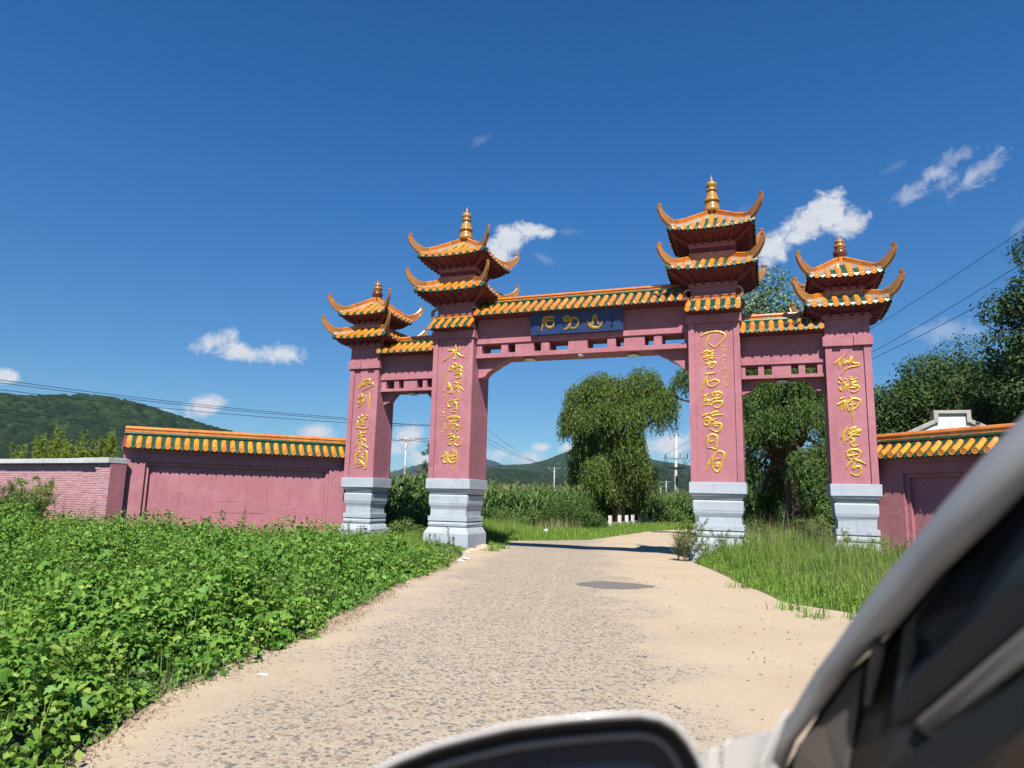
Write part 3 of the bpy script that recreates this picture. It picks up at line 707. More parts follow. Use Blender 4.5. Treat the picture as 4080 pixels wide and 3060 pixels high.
    if not apex:                                     # moulded band where the roof meets the storey above
        m = MB(); w = v0 + .035; zt = prof(v0) + .0
        for a, (o1, za, zb) in enumerate(((.05, zt - .02, zt + .12), (.033, zt + .122, zt + .20), (.045, zt + .202, zt + .255))):
            for k in range(4):
                T = face_T(cx, cy, k); n = 5
                for j in range(n):
                    ua, ub = (-1 + 2 * j / n) * (w + o1) + .004, (-1 + 2 * (j + 1) / n) * (w + o1) - .004
                    m.box(ua, ub, v0 - .05, v0 + o1, za, zb, T)
        m.obj('band_course', ORANGE2, roof)
        m = MB()
        for k in range(4): m.box(-w - .06, w + .06, v0 - .04, v0 + .09, zt - .08, zt - .022, face_T(cx, cy, k))
        m.obj('green_course', GREEN, roof)
    return roof

def link_roof(gate, xa, xb, ztop, zeave, veave, ntile, x_first, x_last, name='link_roof', ridge=True, vtop=.16, Tf=None, front_ind=True, backside=True, ridge_len=.27, ridge_ends=False, tilt=0, mats=None):
    """a double-pitched tiled coping along X from xa to xb; Tf(k) gives the transform for front / back"""
    Tf = Tf or (lambda k: (lambda u, v, z: (u, -v, z)) if k == 0 else (lambda u, v, z: (u, v, z)))
    A = Tf(0); mb = MB()
    S = [(-veave, zeave - .075), (-veave + .02, zeave), (0, ztop), (veave - .02, zeave), (veave, zeave - .075), (veave - .35, zeave - .12), (-veave + .35, zeave - .12)]
    V, F = loft([[A(x, -y, z) for (y, z) in S] for x in (xa, xb)]); mb.add(V, F)
    roof = mb.obj(name, PINKD, gate)
    us = np.linspace(x_first, x_last, ntile); sp = us[1] - us[0]
    slope = (ztop - zeave) / veave
    for k in ((0, 1) if backside else (0,)):
        T = Tf(k); rolls, drips, pans = [], [], []
        for u in us:
            path = [(v, ztop - slope * v + .02 - .03 * sin(pi * (v - vtop) / (veave - vtop))) for v in np.linspace(vtop + .12, veave + .05, 4)]
            rolls.append(roll_tile_geo(path, u, T))
        for j in range(ntile - 1):
            u = us[j] + sp / 2
            drips.append(drip_tile_geo(u, veave + .035, zeave + .02, T))
        for j in range(-1, ntile):
            u = us[0] + sp / 2 + j * sp
            if u - .1 < xa or u + .1 > xb: continue
            pans.append(pan_geo(u, [(v, ztop - slope * v - .03 * sin(pi * (v - vtop) / (veave - vtop))) for v in np.linspace(vtop, veave + .045, 4)], T, hw=sp / 2 - .05))
        merge('pan_tiles', pans, GREEN, roof, kind='stuff')
        if k == 0 and front_ind:
            for i, b in enumerate(rolls): b.obj('roll_tile', ORANGE, roof)
            for b in drips: b.obj('drip_tile', GREEN, roof)
        else:
            merge('roll_tiles', rolls, ORANGE, roof, kind='stuff'); merge('drip_tiles', drips, GREEN, roof, kind='stuff')
    if ridge:
        zr = ztop - slope * vtop + .02; n = max(2, int(round((xb - xa) / ridge_len)))
        gm_ = MB()                                         # long green roll along the ridge foot
        V, F = loft([[A(x, -(sy_ * (vtop + .01) + .05 * cos(a)), zr + .03 + .055 * sin(a)) for a in np.linspace(0, 2 * pi, 9)[:-1]] for x in (xa, xb) for sy_ in (1,)]); gm_.add(V, F)
        V, F = loft([[A(x, (vtop + .01) + .05 * cos(a), zr + .03 + .055 * sin(a)) for a in np.linspace(0, 2 * pi, 9)[:-1]] for x in (xa, xb)]); gm_.add(V, F)
        gm_.obj('green_roll', GREEN, roof)
        for j in range(n):
            a, b = xa + (xb - xa) * j / n + .003, xa + (xb - xa) * (j + 1) / n - .003
            m = MB(); z0 = zr + .06
            sec = [(-.10, 0), (-.10, .03), (-.075, .035), (-.075, .115), (-.10, .12), (-.10, .145), (-.07, .15), (-.055, .19), (0, .215), (.055, .19), (.07, .15), (.10, .145), (.10, .12), (.075, .115), (.075, .035), (.10, .03), (.10, 0)]
            V, F = loft([[A(x, -y, z0 + z) for y, z in sec] for x in (a, b)]); m.add(V, F)
            m.obj('ridge_tile', ORANGE2, roof)
    return roof

# ------------------------------------------------------------------ the gateway
GATE = thing('gateway', (0, 0, 0), 'tall pink four-pillar ceremonial gateway with orange tiled pagoda roofs spanning the sandy road', 'gateway')
PX = {'P1': -7.875, 'P2': -4.323, 'P3': 4.285, 'P4': 7.93}
def sq(hw, z, c): return [(c - hw, -hw, z), (c + hw, -hw, z), (c + hw, hw, z), (c - hw, hw, z)]
def wob(hw, z, c, i):
    r = random.Random(int(c * 100) + i); e = lambda: r.uniform(-.006, .006)
    return [(x + e(), y + e(), z_ + e() * .8) for x, y, z_ in sq(hw, z, c)]
for key, cx in PX.items():
    inner = key in ('P2', 'P3'); H = .745 if inner else .59; o = H - .745
    ztop = 7.50 if inner else 7.02; bz0, bz1 = (7.06, 7.31) if inner else (6.18, 6.46)
    m = MB(); m.box(cx - H + .055, cx + H - .055, -H + .055, H - .055, 2.20, ztop)
    pil = m.obj('pillar', PINK, GATE)
    # frames: four corner strips standing proud of the recessed panels
    m = MB()
    for sx in (-1, 1):
        for sy in (-1, 1):
            x0, x1 = sorted((cx + sx * H, cx + sx * (H - .18))); y0, y1 = sorted((sy * H, sy * (H - .18)))
            m.box(x0, x1, y0, y1, 2.28, bz0)
    m.obj('corner_frame', PINK, pil)
    m = MB()                                              # side faces are flush
    for sx in (-1, 1):
        x0, x1 = sorted((cx + sx * (H - .004), cx + sx * (H - .06))); m.box(x0, x1, -H + .182, H - .182, 2.28, bz0)
    m.obj('side_face', PINK, pil)
    # band blocks with a gap in the middle
    Hb = H + .06
    for sgn in (-1, 1):
        m = MB(); x0, x1 = sorted((cx + sgn * Hb, cx + sgn * .16)); m.box(x0, x1, -Hb, -.02, bz0, bz1); m.box(x0, x1, .02, Hb, bz0 + .002, bz1 + .002)
        m.box(*sorted((cx + sgn * (Hb - .002), cx + sgn * .3)), -.03, .03, bz0 + .001, bz1 - .002)
        m.obj('band_block', PINK, pil)
    m = MB(); m.box(cx - .165, cx + .165, -H - .015, H + .015, bz0 + .004, bz1 - .008); m.obj('band_centre', PINK, pil)
    if not inner:
        m = MB(); m.box(cx - H - .02, cx + H + .02, -H - .02, H + .02, 6.95, 7.06); m.obj('top_band', PINK, pil)
        m = MB(); m.box(cx - H, cx + H, -H, H, bz1 + .003, 6.948); m.obj('pillar_neck', PINK, pil)
    else:
        m = MB(); m.box(cx - H, cx + H, -H, H, bz1 + .003, 7.50); m.obj('pillar_neck', PINK, pil)
        m = MB(); m.box(cx - .66, cx + .66, -.66, .66, 7.5, 8.52); m.obj('pillar_storey', PINK, pil)
    # plinth: grey mouldings, each a course of its own
    P = lambda hw: hw + o
    courses = [('plinth_cap', [(P(.80), 1.95), (P(.80), 2.28)]),
               ('plinth_cavetto', [(P(.675), 1.775), (P(.685), 1.80), (P(.74), 1.87), (P(.79), 1.948)]),
               ('plinth_slab', [(P(.70), 1.46), (P(.71), 1.72), (P(.68), 1.755)]),
               ('plinth_neck', [(P(.645), 1.05), (P(.645), 1.27), (P(.66), 1.33), (P(.69), 1.40), (P(.698), 1.458)]),
               ('plinth_band', [(P(.705), .895), (P(.705), 1.05)]),
               ('plinth_torus', [(P(.67), .70), (P(.695), .74), (P(.705), .79), (P(.695), .84), (P(.67), .875)]),
               ('plinth_slope', [(P(.80), .49), (P(.70), .695)]),
               ('plinth_block', [(P(.805), -.5), (P(.80), .488)])]
    m = MB(); m.box(cx - P(.62), cx + P(.62), -P(.62), P(.62), .3, 2.2); m.obj('plinth_core', GREY, pil)
    for ci, (nm, pr) in enumerate(courses):
        V, F = loft([wob(hw, z, cx, i + ci * 7) for i, (hw, z) in enumerate(pr)])
        ob = obj(nm, V, F, GREY, pil)
        bv = ob.modifiers.new('bevel', 'BEVEL'); bv.width = .012; bv.segments = 2

# towers
prof_in = lambda v: float(np.interp(v, [.05, .1, .4, .7, 1.0, 1.24], [10.78, 10.74, 10.49, 10.25, 10.05, 9.925]))
prof_out = lambda v: float(np.interp(v, [.05, .1, .37, .7, .95, 1.1], [8.83, 8.79, 8.57, 8.33, 8.17, 8.09]))
for key in ('P2', 'P3'):
    cx = PX[key]; vis = (0, 1) if key == 'P2' else (0,)
    m = MB(); m.box(cx - .64, cx + .64, -.64, .64, 8.5, 9.75); m.obj('tower_storey', PINKD, GATE)
    hp = [(.12, 10.93), (.38, 10.745), (.60, 10.595), (.80, 10.455), (1.0, 10.355)]
    tower_roof(GATE, cx, 0, 1.22, .08, prof_in, .09, 0, 0, hp, .19, 9, .64, 9.66, vis, apex=True)
    hp2 = [(.66, 9.27), (.84, 9.165), (1.02, 9.09)]
    tower_roof(GATE, cx, 0, 1.26, .62, lambda v: prof_in(v) - 1.25, .09, .02, -1.265, hp2, .19, 9, .66, 8.36, vis)
    # finial
    pr = [(10.86, .26), (10.97, .265), (11.02, .24), (11.05, .215), (11.10, .235), (11.15, .20), (11.2, .20), (11.22, .245), (11.26, .26), (11.29, .235), (11.33, .22), (11.45, .175), (11.56, .13),
          (11.59, .125), (11.6, .17), (11.63, .18), (11.66, .145), (11.69, .125), (11.74, .165), (11.8, .185), (11.86, .17), (11.91, .11), (11.96, .055), (12.04, .03), (12.17, .006)]
    V, F = lathe(pr, (cx, 0), 20); obj('finial', V, F, AMBER, GATE, smooth=True)
    for sx in (-1, 0, 1):
        pass
    m = MB()
    for k in range(4): m.box(-.05, .05, .10, .17, 10.66, 10.93, face_T(cx, 0, k))
    m.obj('finial_seat', ORANGE2, GATE)
    # skirt roof under the tower: lean-to front and back with a low ridge and scroll ends
    for k in (0, 2):
        T = face_T(cx, 0, k); zt, ze, va, ve = 7.73, 7.45, .70, 1.06
        m = MB(); V, F = loft([[T(u, va, zt), T(u, ve, ze), T(u, ve - .01, ze - .09), T(u, .745, ze - .10)] for u in (-.80, .80)]); m.add(V, F)
        sk = m.obj('skirt_roof', PINKD, GATE)
        rolls, drips, pans = [], [], []
        us = [(-.725 + 1.45 * j / 5) for j in range(6)]
        for u in us: rolls.append(roll_tile_geo([(v, zt + (ze - zt) * (v - va) / (ve - va) + .02) for v in (va + .03, .85, ve + .05)], u, T))
        for u in [(a + b) / 2 for a, b in zip(us, us[1:])]:
            drips.append(drip_tile_geo(u, ve + .035, ze + .03, T)); pans.append(pan_geo(u, [(va, zt + .01), (ve + .04, ze + .01)], T, hw=.11))
        if k == 0:
            for b in rolls: b.obj('roll_tile', ORANGE, sk)
            for b in drips: b.obj('drip_tile', GREEN, sk)
        else: merge('roll_tiles', rolls, ORANGE, sk, kind='stuff'); merge('drip_tiles', drips, GREEN, sk, kind='stuff')
        merge('pan_tiles', pans, GREEN, sk, kind='stuff')
        m = MB(); V, F = loft([[T(u, .70 + .07 * cos(a), zt + .02 + .06 * sin(a)) for a in np.linspace(0, 2 * pi, 9)[:-1]] for u in (-.72, .72)]); m.add(V, F); m.obj('green_roll', GREEN, sk)
        for j in range(5):
            a, b = -.66 + 1.32 * j / 5 + .003, -.66 + 1.32 * (j + 1) / 5 - .003
            m = MB(); m.box(a, b, .66, .76, zt + .055, zt + .15, T); m.box(a, b, .66, .78, zt + .152, zt + .19, T); m.obj('ridge_tile', ORANGE2, sk)
        for s_ in (-1, 1):                               # C-shaped scroll
            rings = []
            for t in np.linspace(0, 1, 12):
                ang = -pi / 2 + s_ * t * pi * 1.2; rr = .17 - .03 * t; w = .06 * (1 - .6 * t)
                cu, cz = s_ * .70, zt + .26
                rings.append([T(cu + (rr + a) * cos(ang), .71 + b, cz + (rr + a) * sin(ang)) for a, b in ((-w, -.045), (w, -.045), (w, .045), (-w, .045))])
            V, F = loft(rings); obj('ridge_scroll', V, F, HORN, sk)
for key in ('P1', 'P4'):
    cx = PX[key]; vis = (0, 1) if key == 'P1' else (0,)
    m = MB(); m.box(cx - .46, cx + .46, -.46, .46, 7.2, 8.05); m.obj('tower_storey', PINKD, GATE)
    hp = [(.10, 8.99), (.30, 8.85), (.53, 8.68), (.76, 8.52)]
    tower_roof(GATE, cx, 0, .94, .06, prof_out, .06, -.24, -1.845, hp, .18, 6, .48, 7.97, vis, apex=True)
    hp2 = [(.50, 7.84), (.68, 7.76), (.88, 7.68)]
    tower_roof(GATE, cx, 0, 1.05, .46, lambda v: prof_out(v) - .82 + .0, .05, -.12, -2.68, hp2, .18, 7, .60, 7.13, vis)
    V, F = lathe([(8.9, .15), (9.02, .16), (9.07, .195), (9.13, .205), (9.19, .185), (9.23, .145)], (cx, 0), 20); obj('finial_ball', V, F, BROWNG, GATE, smooth=True)
    V, F = lathe([(9.225, .13), (9.24, .145), (9.27, .13), (9.30, .16), (9.345, .18), (9.39, .155), (9.42, .11), (9.45, .14), (9.49, .15), (9.53, .115), (9.57, .06), (9.63, .028), (9.70, .004)], (cx, 0), 20)
    obj('finial', V, F, HORN, GATE, smooth=True)
    m = MB()
    for k in range(4): m.box(-.05, .05, .08, .16, 8.72, 8.98, face_T(cx, 0, k))
    m.obj('finial_seat', ORANGE2, GATE)

# lintels
def lintel(xa, xb, zlow, zlowt, zup, zupt, zroof, solids, yh, brz, brx, roofargs, beam=.17):
    m = MB(); m.box(xa, xb, -yh + .06, yh - .06, zupt + .001, zroof); lt = m.obj('lintel', PINK, GATE)
    m = MB(); m.box(xa, xb, -yh, yh, zlow, zlowt); m.obj('lower_rail', PINK, lt)
    m = MB(); m.box(xa, xb, -yh, yh, zup, zupt); m.obj('upper_rail', PINK, lt)
    m = MB(); m.box(xa, xb, -yh - .0 + .02, yh - .02, zroof - .18, zroof - .10); m.obj('cornice_line', PINK, lt)
    m = MB(); n = int((xb - xa) / .55)
    for j in range(n):
        x = xa + (xb - xa) * (j + .5) / n
        for s_ in (-1, 1):
            m.box(x - .03, x + .03, *sorted((s_ * (yh - .05), s_ * (yh + .33))), zroof - .085, zroof - .01)
    m.obj('rafters', PINKD, lt, kind='stuff')
    for a, b in solids:
        m = MB(); m.box(a, b, -yh + .05, yh - .05, zlowt - .001, zup + .001); m.obj('baluster', PINK, lt)
    if beam:
        m = MB(); m.box(xa, xb, -yh + .12, yh - .12, zlow - .001 - beam * 0, zlow + .01); m.obj('soffit_board', PINK, lt)
    # brackets with a stepped cloud-like edge
    for s_, x0 in ((1, xa), (-1, xb)):
        prof = [(0, 0), (brx, 0), (brx - .03, -.035), (brx * .86, -.07), (brx * .80, -.13), (brx * .64, -.20), (brx * .55, -.29), (brx * .42, -.36), (brx * .30, -.38 - (brz - .45) * .4), (brx * .2, -brz + .05), (brx * .06, -brz), (0, -brz)]
        V, F = loft([[(x0 + s_ * x, y, zlow - .002 + z) for x, z in prof] for y in (-yh + .26, yh - .26)]); obj('bracket', V, F, PINK, lt)
    return lt
C_SOL = [(-3.57, -3.39), (-2.68, -2.44), (-2.17, -1.52), (-1.26, -.98), (-.33, .31), (.97, 1.24), (1.51, 2.16), (2.45, 2.70), (3.39, 3.54)]
lc = lintel(-3.575, 3.535, 6.38, 6.53, 6.87, 7.04, 7.82, C_SOL, .47, .64, 1.15, None)
link_roof(GATE, -3.575, 3.535, 8.42, 7.84, .91, 26, -3.42, 3.33)
S_SOL = [(5.035, 5.15), (5.51, 5.67), (5.89, 6.42), (6.62, 6.80), (7.13, 7.335)]
lr = lintel(5.035, 7.335, 5.35, 5.45, 5.77, 5.90, 6.74, S_SOL, .40, .44, .54, None)
ll = lintel(-7.28, -5.073, 5.35, 5.45, 5.77, 5.90, 6.74, [(-7.28, -7.09), (-6.76, -6.58), (-6.38, -5.85), (-5.63, -5.47), (-5.11, -5.073)], .40, .44, .54, None)
link_roof(GATE, 5.035, 7.335, 7.23, 6.75, .76, 9, 5.12, 7.25)
link_roof(GATE, -7.28, -5.073, 7.23, 6.75, .76, 9, -7.20, -5.15)
# round ceiling lamps under the lintels
def disc_lamp(x, y, z, r, parent, mat=LAMP):
    V, F = lathe([(z - .10, r * .25), (z - .09, r * .75), (z - .06, r), (z - .03, r)], (x, y), 20)
    l = obj('lamp', V, F, mat, parent, smooth=True)
    V, F = lathe([(z - .032, r * 1.02), (z, r * .9)], (x, y), 20); obj('lamp_ring', V, F, DARKM, l)
disc_lamp(-1.77, -.06, 6.38, .20, lc); disc_lamp(1.73, .06, 6.38, .20, lc)
V, F = lathe([(6.30, .08), (6.33, .11), (6.37, .11)], (.08, -.34), 12); obj('small_fitting', V, F, LAMP, lc)
disc_lamp(6.18, 0, 5.35, .18, lr); disc_lamp(-6.17, 0, 5.35, .18, ll)
# repair scar on the lower rail
m = MB(); m.box(1.35, 1.86, -.474, -.468, 6.41, 6.51); m.obj('plaster_scar', plaster('scar_plaster', (.55, .22, .24), (.30, .08, .10), .6), lc)

# signboard, leaning forward at the top
SG_A, SG_B = .57, .70           # distance in front of the lintel at foot and head
def sgT(x, y, z): t = (z - 7.04) / (7.745 - 7.04); return (x, -(SG_A + (SG_B - SG_A) * t) - y, z)
m = MB(); V = [sgT(x, y, z) for z in (7.04, 7.745) for y in (-.03, .03) for x in (-1.56, 1.52)]
m.add(V, [(0, 2, 3, 1), (4, 5, 7, 6), (0, 1, 5, 4), (2, 6, 7, 3), (0, 4, 6, 2), (1, 3, 7, 5)])
SIGN = m.obj('signboard', NAVY, GATE)
m = MB()
for x in (-1.1, 0, 1.1): m.box(x - .03, x + .03, -.6, -.40, 7.10, 7.16)
m.obj('signboard_bracket', DARKM, SIGN)

# ------------------------------------------------------------------ characters
def smooth_path(P, k=4):
    P = [np.array(p, float) for p in P]
    if len(P) < 3: return [P[0] + (P[-1] - P[0]) * t for t in np.linspace(0, 1, 4)]
    Q = [2 * P[0] - P[1]] + P + [2 * P[-1] - P[-2]]; out = []
    for i in range(1, len(Q) - 2):
        for t in np.arange(0, 1, 1 / k):
            a, b, c, d = Q[i - 1], Q[i], Q[i + 1], Q[i + 2]
            out.append(.5 * (2 * b + (c - a) * t + (2 * a - 5 * b + 4 * c - d) * t * t + (3 * b - 3 * c + d - a) * t ** 3))
    out.append(P[-1]); return out
def stroke(mb, pts, w, y0, h, T):
    P = smooth_path([(pts[i] / 100, pts[i + 1] / 100) for i in range(0, len(pts), 2)]); n = len(P); rings = []
    for i, p in enumerate(P):
        d = P[min(i + 1, n - 1)] - P[max(i - 1, 0)]; d = d / (np.linalg.norm(d) + 1e-9); nrm = np.array([-d[1], d[0]])
        t = i / (n - 1); ww = w * (.62 + .38 * sin(pi * min(1, t * 1.25 + .12))) * (1.0 if t < .8 else 1 - (t - .8) * 2.2)
        a, b = p + nrm * ww, p - nrm * ww; a2, b2 = p + nrm * ww * .45, p - nrm * ww * .45
        rings.append([T(a[0], y0, a[1]), T(a2[0], y0 - h * .8, a2[1]), T(p[0], y0 - h, p[1]), T(b2[0], y0 - h * .8, b2[1]), T(b[0], y0, b[1])])
    V, F = loft(rings, close=False, cap=False); mb.add(V, F)
    k = len(rings) * 5; mb.add(rings[0], [(0, 1, 2, 3, 4)]); mb.add(rings[-1], [(4, 3, 2, 1, 0)])
pils = {}
for o_ in GATE.children:
    if o_.name.startswith('pillar'):
        pils[min(PX, key=lambda k: abs(PX[k] - WLOC[o_.name][0]))] = o_
for key, L in GLYPHS.items():
    for small, strokes in L:
        mb = MB()
        if key == 'SG':
            T = lambda x, y, z: sgT(x, -y, z)
            for s_ in strokes:
                stroke(mb, s_, .014 if small else .058, -.030, .02 if small else .022, T)
            if not small:                                    # painted dark outline under each gold stroke
                m2 = MB()
                for s_ in strokes: stroke(m2, s_, .072, -.030, .008, T)
                m2.obj('character_outline', BLACKP, SIGN)
            mb.obj('character', BLACKP if small else GOLDD, SIGN, smooth=True)
        else:
            y0 = -.690 if key in ('P2', 'P3') else -.535
            for s_ in strokes: stroke(mb, s_, .014 if small else .043, y0, .012 if small else .03, lambda x, y, z: (x, y, z))
            mb.obj('small_character' if small else 'character', GOLD, pils[key], smooth=True)
# ------------------------------------------------------------------ splayed side walls
def side_wall(sgn, label, cat_='wall', L=7.5):
    S2 = .70710678
    # s runs away from the gate along the wall, d is distance out of its front face
    ox, oy = (-8.30, .05) if sgn < 0 else (8.36, .05)
    def W(s, d, z): return (ox + sgn * S2 * s - sgn * S2 * d * 1, oy - S2 * s - S2 * d, z)
    def W(s, d, z):
        # along = (sgn*S2, -S2); normal (towards the road side) = (-sgn*S2, -S2)
        return (ox + sgn * S2 * s - sgn * S2 * d, oy - S2 * s - S2 * d, z)
    wall = thing('boundary_wall', W(L / 2, 0, 0), label, cat_)
    def bx(m, s0, s1, d0, d1, z0, z1): m.box(s0, s1, d0, d1, z0, z1, W)
    # face built round a recessed panel: piers, top and bottom bands
    p0, p1, q0, q1 = 1.02, 6.86, .60, 2.58
    m = MB(); bx(m, -.3, L, -.50, -.20, -.4, 2.85); m.obj('wall_core', PINK, wall)
    m = MB(); bx(m, -.3, p0, -.199, 0, -.4, 2.85); m.obj('wall_pier', PINK, wall)
    m = MB(); bx(m, p1, L, -.199, 0, -.4, 2.85); m.obj('wall_pier', PINK, wall)
    m = MB(); bx(m, p0, p1, -.198, -.001, q1, 2.849); m.obj('panel_head', PINK, wall)
    m = MB(); bx(m, p0, p1, -.198, -.001, -.4, q0); m.obj('panel_foot', PINK, wall)
    m = MB(); w = .11
    bx(m, p0, p0 + w, -.197, -.09, q0, q1 - w); bx(m, p1 - w, p1, -.197, -.09, q0, q1 - w); bx(m, p0, p1, -.196, -.092, q1 - w, q1)
    m.obj('panel_frame', PINK, wall)
    if sgn < 0:
        m = MB(); bx(m, 3.05, 4.75, -.199, -.191, .98, 2.02); m.obj('plaster_patch', PINK, wall)
        m = MB(); bx(m, 3.95, 4.55, -.190, -.183, 1.35, 1.96); m.obj('plaster_patch', PINK, wall)
    m = MB(); bx(m, -.3, L + .04, -.54, .06, 2.852, 2.93); bx(m, -.3, L + .07, -.58, .11, 2.932, 3.03); m.obj('cornice', PINK, wall)
    # roof
    C_ = -.25
    def Tf(k):
        if k == 0: return lambda u, v, z: W(u, C_ + v, z)
        return lambda u, v, z: W(u, C_ - v, z)
    global _wallroof
    roof = link_roof(wall, -.15, L + .05, 3.50, 3.07, .52, 27, .10, L - .12, name='wall_roof', vtop=.10, Tf=Tf)
    return wall, W
WL, WLf = side_wall(-1, 'pink splayed wall left of the gateway, green and orange tile coping over a long recessed panel')
WR, WRf = side_wall(1, 'pink splayed wall right of the gateway, half hidden behind the car pillar')

# ------------------------------------------------------------------ brick wall at far left
BA = radians(6.6)
def Bw(s, d, z):   # s runs left from the pier's outer corner, d towards the viewer
    return (-13.40 - s * cos(BA) - d * sin(BA), -5.85 + s * sin(BA) - d * cos(BA), z)
bw = thing('brick_wall', Bw(5, 0, 0), 'low pink painted brick wall with white coping at the far left', 'wall')
brickm = Mat('painted_brick')
bc = brickm.ramp(brickm.orand(), [(0, (.44, .24, .265)), (.6, (.47, .265, .29)), (.94, (.42, .215, .235)), (1, (.42, .19, .15))])
zz = brickm.n.new('ShaderNodeSeparateXYZ'); brickm.l.new(brickm.pos(), zz.inputs[0])
bc = brickm.mix(brickm.math('MULTIPLY', brickm.ramp(brickm.noise(2.2, 5), [(.5, 0), (.62, 1)]), brickm.ramp(zz.outputs[2], [(.5, .8), (.95, 0)])), bc, (.50, .20, .12))
brickm.set('Base Color', bc).set('Roughness', .85); brickm.bump(brickm.noise(14, 4), .5, .02)
mortarp = plaster('painted_mortar', (.40, .20, .225), (.34, .16, .18), .3)
m = MB(); m.box(.0, .70, -.46, -.012, -.4, 2.46, Bw); m.box(.70, 14, -.40, -.112, -.4, 2.46, Bw); m.obj('mortar_bed', mortarp, bw)
m = MB(); m.box(-.008, .001, -.52, -.004, -.4, 2.455, Bw); m.obj('pier_end_face', PINK, bw)
# one brick mesh, shared
def brick_mesh():
    r = random.Random(3); ms = []
    for i in range(5):
        l, h, d = .235, .060, .10; e = lambda a=.0025: r.uniform(-a, a)
        V = [(x + e(), y + e(), z + e()) for z in (-h / 2, h / 2) for y in (0, d) for x in (-l / 2, l / 2)]
        me = np_mesh('brick', V, [(0, 2, 3, 1), (4, 5, 7, 6), (0, 1, 5, 4), (2, 6, 7, 3), (0, 4, 6, 2), (1, 3, 7, 5)]); me.materials.append(brickm.m)
        ms.append(me)
    return ms
BM = brick_mesh(); slots = []
rb = random.Random(5)
for row in range(30):
    z = .25 + row * .0735
    if z > 2.44: break
    s = .005 + (.12 if row % 2 else 0)
    if row % 2: slots.append((.06, z, 0, .5))
    while s < 6.6:
        pier = s + .12 < .70
        slots.append((s + .12, z, 0 if pier else -.10, 1)); s += .245
slots.sort(key=lambda t: -t[1] + .12 * t[0])
rest = MB(); cnt = 0
for (s, z, d, f) in slots:
    dd = d + rb.uniform(-.008, .004)
    if cnt < 290 and f == 1:
        o_ = bpy.data.objects.new('brick', BM[rb.randrange(5)]); COL.objects.link(o_); o_.rotation_euler = (rb.uniform(-.006, .006), 0, -BA + rb.uniform(-.012, .012))
        place(o_, Bw(s, dd, z), bw); cnt += 1
    else:
        hl = .1175 * f; rest.box(s - hl, s + hl, dd - .1, dd, z - .03, z + .03, Bw)
while s < 14: break
for row in range(30):
    z = .25 + row * .0735
    if z > 2.44: break
    s = 6.6 + (.12 if row % 2 else 0)
    while s < 12: rest.box(s, s + .235, -.20, -.10 + rb.uniform(-.008, .004), z - .03, z + .03, Bw); s += .245
rest.obj('bricks', brickm.m, bw, kind='stuff')
s = -.02
for i, ln in enumerate((1.5, 2.1, 2.3, 2.2, 2.4, 2.3)):
    m = MB(); o1 = .10 if i == 0 else .09
    m.box(s, s + ln - .006, -.55, o1 + rb.uniform(-.01, .01), 2.462, 2.62 + rb.uniform(-.012, .012), Bw)
    ob = m.obj('coping_stone', CONCW, bw); s += ln
    bv = ob.modifiers.new('bevel', 'BEVEL'); bv.width = .012; bv.segments = 2

# ------------------------------------------------------------------ house gable behind the right wall
hx, hy = polar(12.45, 36)
hd = radians(-4)
def Hh(u, d, z): return (hx + u * cos(hd) + d * sin(hd), hy + u * sin(hd) * -1 + d * cos(hd), z)
house = thing('house', (hx, hy, -.2), 'white gabled house with grey stepped coping, showing only its peak above the right wall', 'house')
rg = [(-3.6, 4.05), (-.62, 5.52), (-.62, 5.85), (.62, 5.85), (.62, 5.52), (3.6, 4.05), (3.6, -.2), (-3.6, -.2)]
m = MB(); V, F = loft([[Hh(u, d, z) for u, z in rg] for d in (0, .3)]); m.add(V, F); m.obj('gable_wall', WHITEW, house)
def slab(p, q, w, d0, d1):
    (ua, za), (ub, zb) = p, q; L = math.hypot(ub - ua, zb - za); nx, nz = -(zb - za) / L * w, (ub - ua) / L * w
    m = MB(); V, F = loft([[Hh(u, d, z) for u, z in ((ua, za), (ub, zb), (ub + nx, zb + nz), (ua + nx, za + nz))] for d in (d0, d1)]); m.add(V, F); return m
slab((-3.9, 3.84), (-.66, 5.42), .17, -.10, .40).obj('gable_coping', CONC, house)
slab((.66, 5.42), (3.9, 3.84), .17, -.10, .40).obj('gable_coping', CONC, house)
m = MB(); m.box(-.72, -.55, -.11, .41, 5.44, 5.86, Hh); m.box(.55, .72, -.11, .41, 5.44, 5.86, Hh); m.box(-.72, .72, -.112, .412, 5.84, 5.98, Hh); m.obj('gable_cap', CONC, house)
m = MB(); V, F = loft([[Hh(u, d, z) for u, z in ((-3.9, 3.55), (0, 5.5), (3.9, 3.55), (3.9, 3.35), (0, 5.3), (-3.9, 3.35))] for d in (.41, 9)]); m.add(V, F)
m.obj('roof', simple('clay_roof', (.25, .11, .07), .8).m, house)
m = MB(); m.box(-3.5, 3.5, .31, 8.8, -.2, 3.5, Hh); m.obj('house_walls', WHITEW, house)

